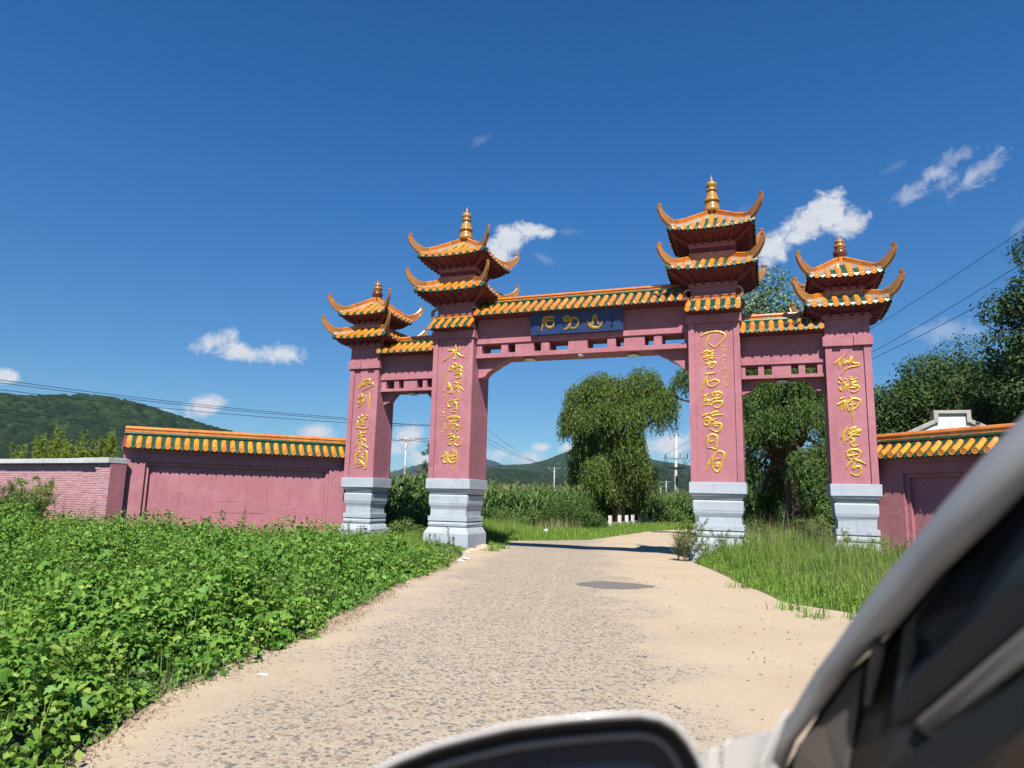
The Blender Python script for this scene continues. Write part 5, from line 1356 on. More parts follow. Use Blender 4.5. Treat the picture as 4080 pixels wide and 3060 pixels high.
for k in range(6):
    sel = PC_[k::6]; V0, F0, h0 = corn_template(rc); n = len(sel)
    P = np.stack([sel[:, 0], sel[:, 1], np.full(n, -.22)], 1); M = rot_mats(n, rc.uniform(0, 6.28, n), rc.normal(size=n) * .04, rc.normal(size=n) * .04, rc.uniform(1.0, 1.2, n))
    parts.append(scatter(V0, F0, P, M)); T0, TF = tassel(h0, rc); tp.append(scatter(T0, TF, P, M))
V, F = cat(parts); corn = obj('cornfield', V, F, F_CORN, kind='stuff', label='tall green cornfield beyond the gateway on both sides of the willow')
V, F = cat(tp); obj('corn_tassels', V, F, F_TASS, kind='stuff', label='pale brown tassels topping the cornfield')

def blades(name, label, x, y, zb, hmin, hmax, mat, seed, w=.012, lean=.5, nseg=2):
    r = np.random.default_rng(seed); n = len(x)
    hgt = r.uniform(hmin, hmax, n) if not hasattr(hmin, '__len__') else hmin * r.uniform(.6, 1.15, n)
    V0 = np.array([(-.5, 0, 0), (.5, 0, 0), (.38, .12, .55), (-.38, .12, .55), (0, .42, 1)]); F0 = np.array([(0, 1, 2, 3), (3, 2, 4, 4)])
    yaw = r.uniform(0, 6.28, n); cy, sy = np.cos(yaw), np.sin(yaw)
    W_, Ln, H_ = w * r.uniform(.6, 1.5, n), hgt * lean * r.uniform(.3, 1.6, n), hgt
    X = V0[None, :, 0] * W_[:, None]; Y = V0[None, :, 1] * Ln[:, None]; Z_ = V0[None, :, 2] * H_[:, None]
    V = np.stack([x[:, None] + X * cy[:, None] - Y * sy[:, None], y[:, None] + X * sy[:, None] + Y * cy[:, None], zb[:, None] + Z_], -1).reshape(-1, 3)
    base = (np.arange(n) * 5)[:, None]
    Fq = (base + np.array([0, 1, 2, 3])[None]); Ft = (base + np.array([3, 2, 4])[None])
    me_F = [tuple(f) for f in ()]
    # quads and triangles in one mesh
    me = bpy.data.meshes.new(name); me.vertices.add(len(V)); c = V.mean(0); me.vertices.foreach_set('co', (V - c).astype(np.float32).ravel())
    loops = np.concatenate([Fq.ravel(), Ft.ravel()]).astype(np.int32); me.loops.add(len(loops)); me.loops.foreach_set('vertex_index', loops)
    me.polygons.add(2 * n); ls = np.concatenate([np.arange(n) * 4, 4 * n + np.arange(n) * 3]).astype(np.int32); lt = np.concatenate([np.full(n, 4), np.full(n, 3)]).astype(np.int32)
    me.polygons.foreach_set('loop_start', ls); me.polygons.foreach_set('loop_total', lt); me.update(calc_edges=True)
    me.materials.append(mat); o_ = bpy.data.objects.new(name, me); COL.objects.link(o_); place(o_, c); tag(o_, label, kind='stuff'); return o_
# ------------------------------------------------------------------ vine ground cover on the left
def palmate(r):
    V = [(0, 0, 0)]; tips = [(-105, .55), (-52, .85), (0, 1.0), (52, .85), (105, .55)]
    q_ = r.uniform(.36, .62); tips = [(a, l * r.uniform(.82, 1.1)) for a, l in tips]
    notch = [(-150, .22), (-78, q_ * .85), (-27, q_), (27, q_), (78, q_ * .85), (150, .22)]
    for a, l in notch: V.append((sin(radians(a)) * l * .62, cos(radians(a)) * l * .62 + .1, r.uniform(-.03, .05)))
    for a, l in tips: V.append((sin(radians(a)) * l * .62, cos(radians(a)) * l * .62 + .1, -.10 + r.uniform(-.07, .04)))
    F = []
    for i in range(5): F.append((0, 1 + i, 7 + i, 2 + i))
    return np.array(V), np.array(F)
def road_left(y): return np.interp(y, [p[1] for p in RL], [p[0] for p in RL])
def wall_dist(x, y):
    """distance in front of the left splayed wall / brick wall / pillar line"""
    d1 = ((x + 8.3) * .7071 + (y) * -.7071)          # splayed wall
    d2 = -((y + 5.85) + (x + 13.4) * .115)            # brick wall
    return np.where(x > -13.4, d1, d2)
def canopy(x, y):
    e = road_left(y) - x; e = e - .42 * (fbm(y * 1.3, y * 0 + x * .3, 6) - .5) * 2 - .16 * (vnoise(y * 5, x * 2, 7) - .5)
    far = np.clip((y + 8) / 6, 0, 1)
    h = .46 * np.clip(e / .8, 0, 1) ** .5 + .30 * np.clip((e - 1.5) / 6, 0, 1)
    return h * (.30 + .62 * np.clip((fbm(x * .8, y * .8, 8) - .28) / .38, 0, 1.2) + .55 * np.clip((fbm(x * 2.1, y * 2.1, 9) - .3) / .3, 0, 1.2)) , e
rv = np.random.default_rng(17); parts = []
N = 520000
x = rv.uniform(-24, 3.4, N); y = rv.uniform(-24, -.2, N)
dcam = np.hypot(x - CAM[0], y - CAM[1])
h, e = canopy(x, y); wd = wall_dist(x, y)
azs = np.degrees(np.arctan2(x - CAM[0], y - CAM[1]))
dens_ = np.clip(1.2 - dcam / 24, .28, 1)
grassy = np.clip((x + 7.6) / 2.4, 0, 1) * np.clip((y + 6.6) / 2.5, 0, 1)        # gives way to grass near the pillars
keep = (e > -.05) & (wd > .12) & (azs > -62) & (rv.random(N) < dens_ * (1 - .97 * grassy)) & ~((x > -8.7) & (y > -.9))
x, y, h, e = x[keep], y[keep], h[keep], e[keep]; n = len(x)
lv = rv.random(n) ** .55
z = h * lv + rv.normal(size=n) * .02 + .02
edge = np.clip(1 - e / .5, 0, 1)
P = np.stack([x, y, np.maximum(z, .03)], 1)
sz = rv.uniform(.042, .112, n) * (.8 + .7 * (fbm(x * .9, y * .9, 3) > .5)) * np.where(rv.random(n) < .10, 1.7, 1)
yaw = rv.uniform(0, 6.28, n)
M = rot_mats(n, yaw, -rv.uniform(.05, .9, n), rv.normal(size=n) * .5, sz)
for k in range(8):
    V0, F0 = palmate(rv); s_ = slice(k, None, 8); parts.append(scatter(V0, F0, P[s_], M[s_]))
# thin stems
ns = 9000; ii = rv.choice(n, ns); St = P[ii]; tV = QUAD[0] * np.array([.006, 1, 1])
dirs = np.stack([rv.normal(size=ns) * .25, rv.normal(size=ns) * .25, -np.ones(ns)], 1)
V1, F1 = scatter(tV, QUAD[1], St, basis(dirs, rv.normal(size=(ns, 3))) * np.minimum(.4, St[:, 2] + .02)[:, None, None]); parts.append((V1, F1))
V, F = cat(parts); obj('vine_ground_cover', V, F, F_HOP, kind='stuff', label='dense bright green lobed vine leaves covering the bank left of the road')
print('vine leaves', n)
# a second, oval-leaved weed growing through the vines in patches
pn = fbm(P[:, 0] * .7, P[:, 1] * .7, 55); cand = np.where(pn > .5)[0]; pk = rv.choice(cand, min(42000, len(cand)), replace=False); npk = len(pk)
Q = P[pk] + np.stack([rv.normal(size=npk) * .03, rv.normal(size=npk) * .03, np.abs(rv.normal(size=npk)) * .06], 1)
V, F = scatter(*LEAF, Q, rot_mats(npk, rv.uniform(0, 6.28, npk), rv.uniform(-1.0, .5, npk), rv.normal(size=npk) * .5, rv.uniform(.04, .085, npk)))
obj('oval_weed_leaves', V, F, F_GRASS, kind='stuff', label='paler oval-leaved weeds growing in patches through the vines')
# scattered grass and taller shoots among the vines
sh = rv.choice(n, 9000); blades('grass', 'thin grass blades poking up among the vine leaves', P[sh, 0], P[sh, 1], P[sh, 2] * .3, (P[sh, 2] * .9 + .12), None, F_GRASS, 91, w=.010, lean=.6)
# dark earth mound under the vines
gx, gy = np.meshgrid(np.linspace(-24, 3.6, 140), np.linspace(-26, 0, 130), indexing='ij'); hh, ee = canopy(gx, gy)
Z = np.where(ee > .25, np.maximum(hh * .45 - .03, 0), -.03)
Vm = np.stack([gx, gy, Z], -1).reshape(-1, 3); I = (np.arange(139)[:, None] * 130 + np.arange(129)[None]).reshape(-1)
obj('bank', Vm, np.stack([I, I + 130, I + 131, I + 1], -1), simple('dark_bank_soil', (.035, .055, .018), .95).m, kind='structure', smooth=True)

# ------------------------------------------------------------------ grass
def road_right(y): return np.interp(y, [p[1] for p in RR], [p[0] for p in RR])
rg_ = np.random.default_rng(23)
# right verge
N = 190000; x = rg_.uniform(3.2, 15, N); y = rg_.uniform(-14, 4.5, N)
e = x - road_right(y) + .35 * (fbm(y * 1.6, x * .8, 12) - .5) * 2
wdr = -((x - 8.36) * .7071 + (y - .05) * .7071)
inp = ((np.abs(x - 4.285) < .8) | (np.abs(x - 7.93) < .65)) & (np.abs(y) < .8)
clump = fbm(x * 1.1, y * 1.1, 14)
keep = (e > .05) & ((wdr > 0) | ((x < 7.3) & (y > -.5))) & ~inp & (rg_.random(N) < np.clip(.35 + clump, 0, 1))
x, y, e, clump = x[keep], y[keep], e[keep], clump[keep]
hm = .13 + .27 * np.clip(e / 1.2, 0, 1) + .34 * np.clip((y + 5.5) / 4, 0, 1) * np.clip(e / .6, 0, 1); hm *= (.35 + 1.35 * fbm(x * 1.9, y * 1.9, 41))
blades('grass', 'bright green tall grass on the verge right of the road', x, y, np.zeros(len(x)) + ground_z(x, y), hm, None, F_GRASS, 24, w=.010, lean=1.0)
sel = rg_.choice(len(x), 15000); px_, py_, ph_ = x[sel], y[sel], hm[sel]
M = rot_mats(15000, rg_.uniform(0, 6.28, 15000), rg_.uniform(-.9, .3, 15000), rg_.normal(size=15000) * .5, rg_.uniform(.03, .075, 15000))
V, F = scatter(*LEAF, np.stack([px_, py_, ph_ * rg_.uniform(.1, .9, 15000)], 1), M); obj('weedy_leaves', V, F, F_HOP, kind='stuff', label='small weed leaves mixed through the grass right of the road')
sel = (rg_.random(len(x)) < .06) & (e > .8); blades('seeding_grass', 'pale seeding grass stalks standing above the right verge', x[sel], y[sel], x[sel] * 0, hm[sel] * 1.5 + .12, None, F_GRASSD, 92, w=.008, lean=.45)
# left foot of the gate and between the left pillars
N = 85000; x = rg_.uniform(-9.5, -1.2, N); y = rg_.uniform(-7.5, 14, N)
e = np.where(y < 1, road_left(y) - x, np.interp(y, [1, 8.4, 10, 14], [-3.6, -5.2, -3.6, -2.5]) - x) + .3 * (fbm(y * 1.6, x * .8, 15) - .5) * 2
inp = ((np.abs(x + 4.323) < .8) | (np.abs(x + 7.875) < .65)) & (np.abs(y) < .8)
wd = ((x + 8.3) * .7071 - y * .7071)
keep = (e > 0) & ~inp & ((wd > .1) | (y > 0)) & ((y > -7.2 + (-x - 2) * .55))
x, y, e = x[keep], y[keep], e[keep]; hm = (.10 + .30 * np.clip(e / 1.5, 0, 1) + .45 * np.clip((y - 1) / 5, 0, 1) * np.clip((-x - 5.0) / 2, 0, 1)) * (.5 + fbm(x, y, 16))
blades('grass', 'green grass round the feet of the two left pillars', x, y, ground_z(x, y), hm, None, F_GRASS, 25, w=.014)
# verge beyond the gate: green strip left of the road up to the rail
N = 70000; x = rg_.uniform(-15, 0, N); y = rg_.uniform(8, 40, N)
e = np.interp(y, [p[1] for p in RL], [p[0] for p in RL]) - x + .4 * (fbm(y, x, 18) - .5) * 2
keep = (e > 0) & (e < 7.5); x, y, e = x[keep], y[keep], e[keep]
hm = (.16 + .25 * np.clip(e / 2, 0, 1)) * (.5 + fbm(x, y, 17)); blades('grass', 'short green grass strip between road and guard rail', x, y, ground_z(x, y), hm, None, F_GRASS, 26, w=.03)
sel = rg_.random(len(x)) < .2; sel &= (e > 2.5) & (y < 24)
xs, ys_ = x[sel], y[sel]; cl = fbm(xs * .8, ys_ * .8, 33) > .52; xs, ys_ = xs[cl], ys_[cl]
blades('dry_grass', 'pale dry grass in front of the corn', xs, ys_, ground_z(xs, ys_), .5, 1.1, F_GRASSD, 27, w=.025, lean=.6)
# verge right of the road beyond
N = 30000; x = rg_.uniform(3.4, 14, N); y = rg_.uniform(1, 22, N); e = x - np.interp(y, [p[1] for p in RR], [p[0] for p in RR]); keep = e > 0; x, y = x[keep], y[keep]
blades('grass', 'tall rough grass in the shade behind the right arch', x, y, ground_z(x, y), .3, .95, F_GRASS, 28, w=.02)
# small tufts on the sandy edges
tx_, ty_ = [], []
for cx_, cy_, k_ in [(6.2, -10.6, 60), (6.8, -10.4, 50), (7.5, -10.9, 40), (5.9, -9.9, 50), (-2.9, -.4, 160), (-2.6, -.9, 120), (-2.75, .3, 120), (-1.9, -7.0, 50), (5.1, -7.2, 50), (6.9, -11.3, 30), (-2.2, -5.3, 50)]:
    tx_ += list(cx_ + rg_.normal(size=k_) * .12); ty_ += list(cy_ + rg_.normal(size=k_) * .12)
tx_, ty_ = np.array(tx_), np.array(ty_)
blades('grass_tufts', 'small green tufts on the bare sand at the road edges', tx_, ty_, tx_ * 0 + .02, .08, .24, F_GRASS, 29, w=.013, lean=1.2)
# dry runners at the vine edge
N = 8000; y = rg_.uniform(-20, -4, N); x = road_left(y) + rg_.normal(size=N) * .14 + .02 + .22 * (vnoise(y * 2.2, y * 0, 5) - .4)
blades('dry_litter', 'dead brown runners lying along the edge of the vines', x, y, x * 0 + .025, .008, .035, F_DRY, 30, w=.007, lean=5)

# ------------------------------------------------------------------ weeds: each its own plant
def weed(x, y, h, label, mat=F_WEED, n_br=12, leaf=.05, bush=.35, seed=0, stem=F_DRY, zb=None, name='weed', n_lf=34, slim=True, group=None, cat_='weed', lean=0.12):
    r = np.random.default_rng(seed); gz = float(ground_z(x, y)) if zb is None else zb
    t = thing(name, (x, y, gz), label, cat_, group); segs = []; P = []; D = []
    nst = max(1, int(n_br / 5))
    for s_ in range(nst):
        a = r.uniform(0, 6.28); tip = np.array([x + cos(a) * h * bush * .5 + lean * h * r.normal(), y + sin(a) * h * bush * .5, gz + h * r.uniform(.75, 1)]); b = np.array([x, y, gz])
        segs.append(([b, (b + tip) / 2 + np.array([0, 0, .04]), tip], [.008, .006, .002]))
        for k in range(n_br // nst + 3):
            q = r.uniform(.15, .95); c = b + (tip - b) * q; a2 = r.uniform(0, 6.28); L = h * bush * r.uniform(.3, .8) * (1.15 - q)
            e = c + np.array([cos(a2) * L, sin(a2) * L, L * r.uniform(.5, 1.3)]); segs.append(([c, e], [.004, .0015]))
            for j in range(n_lf // 3):
                w = r.uniform(.1, 1); P.append(c + (e - c) * w); D.append((e - c) / (np.linalg.norm(e - c) + 1e-6) * .5 + r.normal(size=3) * .7)
        for j in range(n_lf): w = r.uniform(.05, 1) ** .8; P.append(b + (tip - b) * w); D.append(r.normal(size=3) + np.array([0, 0, .6]))
    mb = MB()
    for pts, rad in segs: V, F = tube(pts, rad, 3); mb.add(V, F)
    mb.obj('stem', stem, t)
    P, D = np.array(P), np.array(D); n = len(P)
    V, F = scatter(*(SLIM if slim else LEAF), P, basis(D, r.normal(size=(n, 3)) + np.array([0, 0, .8])) * (leaf * r.uniform(.5, 1.4, n))[:, None, None])
    if slim: pass
    obj('foliage', V, F, mat, t); return t
weed(3.35, -1.15, 1.25, 'feathery green weed leaning out at the left foot of the third pillar', seed=1, n_br=40, bush=.55, leaf=.09, n_lf=60)
weed(3.15, -.9, .8, 'smaller yellowing weed beside the third pillar on the road edge', mat=F_YEL, seed=2, n_br=20, bush=.5, leaf=.07)
for i, (x, h, lab) in enumerate([(-5.10, .62, 'dark weed at the left corner of the second pillar'), (-4.85, .38, 'low brownish weed second from the left before the second pillar'), (-4.62, .62, 'two stemmed thin weed in the middle of the second pillar foot'), (-4.40, .55, 'upright thin weed left of centre before the second pillar'), (-4.0, .85, 'tallest weed in front of the second pillar'), (-3.85, .5, 'short weed right of the tallest one before the second pillar')]):
    weed(x, -1.08 - .05 * (i % 3), h, lab, seed=10 + i, n_br=12, bush=.22, leaf=.055)
for i, (x, y, h, lab) in enumerate([(3.9, -1.5, .95, 'wispy tall weed at the left of the third pillar front'), (4.4, -1.45, 1.0, 'wispy weed before the middle of the third pillar'), (4.9, -1.3, .9, 'weed at the right corner of the third pillar'), (5.6, -1.0, 1.35, 'tall seeding grass stalk between third and fourth pillar'), (6.3, -.6, 1.2, 'tall stalk in the middle of the right arch'), (6.95, -.7, 1.3, 'dense weed left of the fourth pillar'),
                                   (7.45, -1.3, 1.15, 'bushy weed before the left half of the fourth pillar'), (7.95, -1.6, .85, 'weed before the centre of the fourth pillar'), (8.3, -1.5, 1.05, 'tall green weed at the right half of the fourth pillar'), (8.75, -1.9, .9, 'weed in front of the fourth pillar right corner'), (9.3, -2.4, .8, 'weed beside the wall right of the fourth pillar')]):
    weed(x, y, h, lab, seed=30 + i, n_br=26, bush=.38, leaf=.075, n_lf=44, mat=F_WEED if i % 2 else F_GRASS)
weed(9.35, -1.35, 1.9, 'thin climbing weed on the frame of the right wall panel', seed=50, n_br=12, bush=.2, leaf=.06)
weed(9.75, -1.75, 1.7, 'second thin weed against the right wall panel', seed=51, n_br=10, bush=.25, leaf=.06)
for i, (x, y, h, lab) in enumerate([(-7.8, -1.1, .9, 'dry stemmed weed before the first pillar'), (-7.35, -1.1, .75, 'weed at the right corner of the first pillar'), (-8.6, -2.0, 1.0, 'thin weed beside the first pillar against the wall'), (-10.2, -3.7, 1.35, 'spiky upright weed in the middle of the left wall'), (-9.0, -2.6, 1.1, 'weed rising before the right end of the left wall'), (-11.5, -4.8, 1.0, 'short weed before the left wall')]):
    weed(x, y, h, lab, seed=60 + i, n_br=12, bush=.2, leaf=.07)
for i, (s_, d, h, lab) in enumerate([(3.5, 1.3, 1.9, 'tall weed at the extreme left edge by the brick wall'), (3.15, 1.6, 1.5, 'dense green weed beside the extreme left one'), (2.75, 1.2, 1.7, 'green feathery weed left of the brown stemmed one'), (1.95, 1.0, 2.05, 'tallest brown seeding weed in front of the brick wall'), (1.55, 1.3, 1.6, 'bushy green weed right of the tallest one by the brick wall'), (2.3, 1.7, 1.3, 'rounded leafy weed before the middle of the brick wall'), (1.0, .7, 1.6, 'sparse dry weed with bare stems before the brick wall'), (.55, .5, 1.45, 'thin dry weed near the brick pier'), (.1, .5, 1.15, 'leafy weed at the foot of the brick pier')]):
    p = Bw(s_, d, 0); full = i < 6
    weed(p[0], p[1], h, lab, seed=80 + i, n_br=90 if full else 16, bush=.45 if full else .3, leaf=.11 if full else .08, mat=[F_WEED, F_GRASS][i % 2], n_lf=54 if full else 14)
# tall yellow-green plants standing behind the brick wall
NTH = ['first', 'second', 'third', 'fourth', 'fifth', 'sixth', 'seventh', 'eighth', 'ninth', 'tenth', 'eleventh', 'twelfth', 'thirteenth', 'fourteenth', 'fifteenth', 'sixteenth', 'seventeenth', 'eighteenth', 'nineteenth', 'twentieth']
for i, (s_, h) in enumerate([(.75, 3.2), (1.0, 3.6), (1.3, 4.0), (1.6, 3.75), (1.9, 3.5), (2.25, 3.7), (2.6, 3.3), (2.9, 3.6), (3.2, 3.9), (3.5, 3.3), (3.8, 3.5), (4.1, 3.8), (4.4, 3.25), (4.7, 3.5), (5.0, 4.2), (5.3, 3.5), (5.65, 3.8), (6.0, 4.0), (6.5, 3.6), (7.0, 3.5)]):
    p = Bw(s_ * .92 + 1.0, -1.1 - .2 * (i % 3), 0)
    weed(p[0], p[1], h * .98, f'{NTH[i]} yellow-green plume from the right rising behind the brick wall coping', mat=F_YEL, seed=100 + i, n_br=34, bush=.085, leaf=.12, n_lf=190, name='tall_plant', cat_='plant', group='yellow-green plumes behind the brick wall', lean=.05)

# bushes
def bush(x, y, h, w, label, mat=F_WEED, seed=1, n=7000, leaf=.11):
    r = np.random.default_rng(seed); gz = float(ground_z(x, y)); t = thing('bush', (x, y, gz), label, 'bush')
    k = 26; C = np.stack([x + r.normal(size=k) * w * .36, y + r.normal(size=k) * w * .3, gz + h * r.uniform(.15, .78, k) * (1)], 1); rr_ = r.uniform(.2, .36, k) * min(h, w)
    C[:, 2] = gz + (C[:, 2] - gz) * np.clip(1.1 - np.abs(C[:, 0] - x) / w * .9, .3, 1)
    segs = [([(x, y, gz), C[i]], [.02, .006]) for i in range(0, k, 2)]; limbs('stem', segs, BARK, t)
    i = r.integers(0, k, n); d = r.normal(size=(n, 3)); d /= np.linalg.norm(d, axis=1, keepdims=True)
    P = C[i] + d * (rr_[i] * r.uniform(.5, 1.05, n))[:, None]; P[:, 2] = np.maximum(P[:, 2], gz + .03)
    nr = d + r.normal(size=(n, 3)) * .5 + np.array([0, 0, .4]); V, F = scatter(*LEAF, P, basis(np.cross(nr, r.normal(size=(n, 3))), nr) * (leaf * r.uniform(.6, 1.3, n))[:, None, None])
    obj('foliage', V, F, mat, t)
F_BUSH = foliage('bush_leaves', [(.03, .07, .014), (.05, .10, .02), (.08, .14, .03), (.12, .17, .04)], trans=.2)
for i, (az, d, h, w, lab, mt) in enumerate([(-15.2, 44, 2.5, 3.3, 'largest round leafy bush left of the guard rail', F_BUSH), (-18.2, 43, 1.7, 1.3, 'rusty tipped bush between the corn and the big round bush', F_WEED), (-13.3, 46.5, 1.5, 1.2, 'small bush touching the left end of the guard rail', F_BUSH),
        (-21.3, 40, 1.7, 1.1, 'grey green shrub in front of the corn', F_BUSH), (-9.0, 64, 1.8, 1.8, 'bush behind the guard rail under the willow', F_BUSH), (-7.3, 62, 1.9, 2.0, 'yellowish bush at the right end of the guard rail', F_WEED), (-11.2, 63, 1.3, 1.2, 'dark bush at the willow trunk', F_BUSH),
        (-22.6, 45, 1.6, 1.8, 'tall shrubby weeds just right of the second pillar', F_WEED), (-19.9, 45, 1.5, 1.7, 'tangled weeds left of the rusty tipped bush', F_WEED), (-24.2, 34, .9, 1.3, 'low shrub at the back of the second pillar', F_WEED), (-27.4, 30, 1.5, 1.6, 'shrub with white flowers between the left pillars', F_WEED), (-29.6, 29, 1.3, 1.4, 'leafy shrub right of the first pillar', F_BUSH), (-28.5, 27, .9, 1.1, 'low weeds bush in the left arch foreground', F_WEED),
        (-1.0, 36, 1.3, 1.6, 'low dark bush at the foot of the right arch willow', F_BUSH), (2.6, 35, 1.5, 1.8, 'low dark bush in the middle of the right arch', F_BUSH), (4.3, 33, 3.0, 1.0, 'bright bush climbing beside the fourth pillar', F_WEED), (3.5, 30, 1.4, 1.2, 'grassy bush left of the fourth pillar', F_WEED), (-4.6, 62, 1.7, 1.4, 'bush beyond the road left of the third pillar', F_BUSH)]):
    x, y = polar(az, d); bush(x, y, h, w, lab, mt, seed=200 + i, n=5200 if i else 9000, leaf=.10 if d < 50 else .14)
# red and white specks: flower heads
def flower(x, y, z, r_, label, mat, cat_='flower', group=None):
    mb = MB(); n = 9
    for k in range(n):
        a = 2 * pi * k / n; mb.add([(x, y, z), (x + cos(a - .3) * r_ * .7, y + sin(a - .3) * r_ * .5, z + .3 * r_), (x + cos(a) * r_, y + sin(a) * r_, z + .15 * r_ + sin(a) * r_ * .3), (x + cos(a + .3) * r_ * .7, y + sin(a + .3) * r_ * .5, z + .3 * r_)], [(0, 1, 2, 3)])
    t = thing('flower', (x, y, 0), label, cat_, group); mb.obj('petals', mat, t)
    V, F = tube([(x, y, 0.0), (x, y, z)], .008, 4); obj('stem', V, F, F_HOP, t)
    V, F = lathe([(z - .01, r_ * .2), (z + .4 * r_, r_ * .25), (z + .5 * r_, .01)], (x, y), 7); obj('flower_head', V, F, F_FLOW, t)
flower(-7.55, -2.75, .62, .07, 'large yellow flower in the vines before the first pillar', F_FLOW)
flower(-8.35, -2.05, .80, .05, 'small yellow flower left of the first pillar', F_FLOW)
flower(-9.1, -3.0, .82, .05, 'pair-like orange yellow flower before the left wall', F_FLOW)

# ------------------------------------------------------------------ litter
LIT = simple('white_plastic', (.85, .85, .84), .4).m
def litter(x, y, label, sx, sy, sz, seed):
    r = random.Random(seed); rings = []
    for i in range(6):
        t = i / 5; rr_ = sin(pi * (t * .86 + .07)); rings.append([(x + sx * (t - .5) * 2 + r.uniform(-.01, .01), y + sy * rr_ * cos(a) * r.uniform(.7, 1.2), .025 + max(0, sz * (.5 + .5 * sin(a)) * rr_ * r.uniform(.7, 1.2))) for a in np.linspace(0, 2 * pi, 9)[:-1]])
    V, F = loft(rings); o_ = obj('litter', V, F, LIT); tag(o_, label, 'litter')
litter(-2.10, -4.25, 'flat white foam scrap on the sand by the second pillar', .16, .07, .05, 1)
litter(-1.85, -5.1, 'crumpled white wrapper nearest the road in front of the second pillar', .13, .09, .07, 2)
litter(-2.95, -2.1, 'small white scrap at the foot of the second pillar', .06, .05, .06, 3)
litter(-4.9, 12.3, 'white bag lying on the grass beyond the gateway', .14, .12, .25, 4)
litter(1.35, -16.6, 'pale scrap of plastic on the near sandy edge', .05, .03, .01, 5)
# rubble at the foot of the second pillar
rm = simple('sandy_rubble', (.46, .36, .25), .9).m
def rock(x, y, s_, label, seed, mat=None, cat_='stone', zb=0):
    r = random.Random(seed); rings = []
    for t, k in ((0, 1.0), (.35, .95), (.7, .65), (1, .2)): rings.append([(x + cos(a) * s_[0] * k * r.uniform(.8, 1.15), y + sin(a) * s_[1] * k * r.uniform(.8, 1.15), zb - .02 + s_[2] * t) for a in np.linspace(0, 2 * pi, 9)[:-1]])
    V, F = loft(rings); o_ = obj('stone', V, F, mat or rm); tag(o_, label, cat_); return o_
rock(-3.05, -.55, (.38, .3, .22), 'sandy concrete lump at the right foot of the second pillar', 1)
rock(-3.25, -1.05, (.30, .2, .12), 'smaller lump before the second pillar right corner', 2)
rock(-4.45, -1.15, (.16, .10, .17), 'yellow brick-like stone in the grass at the second pillar', 3, simple('yellow_stone', (.55, .42, .2), .9).m)
# loose gravel on the road
rgv = np.random.default_rng(77); N = 2600; y = rgv.uniform(-21, -2, N); t_ = rgv.random(N); x = road_left(y) + (road_right(y) - road_left(y)) * t_
V0 = np.array([(-1, -.7, 0), (1, -.8, 0), (.9, .8, 0), (-.8, .9, 0), (-.5, -.4, .7), (.6, -.3, .8), (.4, .5, .6), (-.5, .4, .7)]); F0 = np.array([(0, 3, 2, 1), (4, 5, 6, 7), (0, 1, 5, 4), (1, 2, 6, 5), (2, 3, 7, 6), (3, 0, 4, 7)])
GR = Mat('gravel'); GR.set('Base Color', GR.ramp(GR.island(), [(0, (.07, .07, .08)), (.5, (.20, .16, .13)), (1, (.34, .26, .19))])).set('Roughness', .85)
sz = .004 + .012 * rgv.random(N) ** 5
V, F = scatter(V0, F0, np.stack([x, y, x * 0 + .022], 1), rot_mats(N, rgv.uniform(0, 6.28, N), 0 * x, 0 * x, sz)); obj('gravel', V, F, GR.m, kind='stuff', label='loose small stones scattered over the sandy road')
# ------------------------------------------------------------------ the car beside which the picture was taken
def cc(x, y, d):            # metres right, up and ahead of the driver's eye
    return tuple(CAM + RT * x + UP * y + FW * d)
def px(u, v, d): return ((u - 2040) / 2779 * d, (1530 - v) / 2779 * d, d)
CARP = simple('white_car_paint', (.50, .487, .475), .25, 0, .5, .02).m
CARP.node_tree.nodes['Principled BSDF'].inputs['Coat Weight'].default_value = .6
CARSH = simple('shaded_pillar_paint', (.26, .262, .27), .38, .0, .5, .02).m  # white car paint greyed: the pillar's shade is put into its colour
BLK = simple('black_rubber', (.012, .012, .013), .55, 0, .4, .05).m
BGL = simple('black_gloss_trim', (.010, .016, .026), .10, 0, .6, .02).m
TAU = simple('taupe_trim', (.09, .078, .068), .6, 0, .3, .03).m
BRN = simple('brown_trim', (.075, .055, .042), .7, 0, .3, .03).m
MIR = simple('mirror_glass', (.004, .012, .026), .10, 0, .22, .02).m  # navy base colour stands in for the dark interior the mirror reflects
car = thing('car', tuple(CAM + FW * .8 - np.array([0, 0, 1.6]) + RT * .6), 'white car in the near foreground, showing its door mirror and blurred windscreen pillar', 'car')
# mirror outline, metres in the mirror plane .5 m ahead
OUT = [(-.128, -.318), (-.118, -.292), (-.102, -.277), (-.082, -.267), (-.056, -.257), (-.030, -.250), (.0, -.243), (.035, -.2385), (.070, -.2355), (.092, -.2345), (.108, -.2375), (.120, -.2445), (.129, -.255), (.1365, -.268), (.143, -.285), (.147, -.31), (.147, -.34), (.140, -.365), (.122, -.382), (.09, -.392), (.03, -.398), (-.04, -.396), (-.09, -.385), (-.118, -.362), (-.130, -.338)]
OC = np.array(OUT).mean(0)
def ring(scale, off, d): # inward offset in metres
    P = []
    n = len(OUT)
    for i, p in enumerate(OUT):
        a, b = np.array(OUT[i - 1]), np.array(OUT[(i + 1) % n]); t = (b - a) / np.linalg.norm(b - a); nn = np.array([t[1], -t[0]])
        q = np.array(p) + nn * off; q = OC + (q - OC) * scale; k_ = d / .5; P.append(cc(q[0] * k_, q[1] * k_, d))
    return P
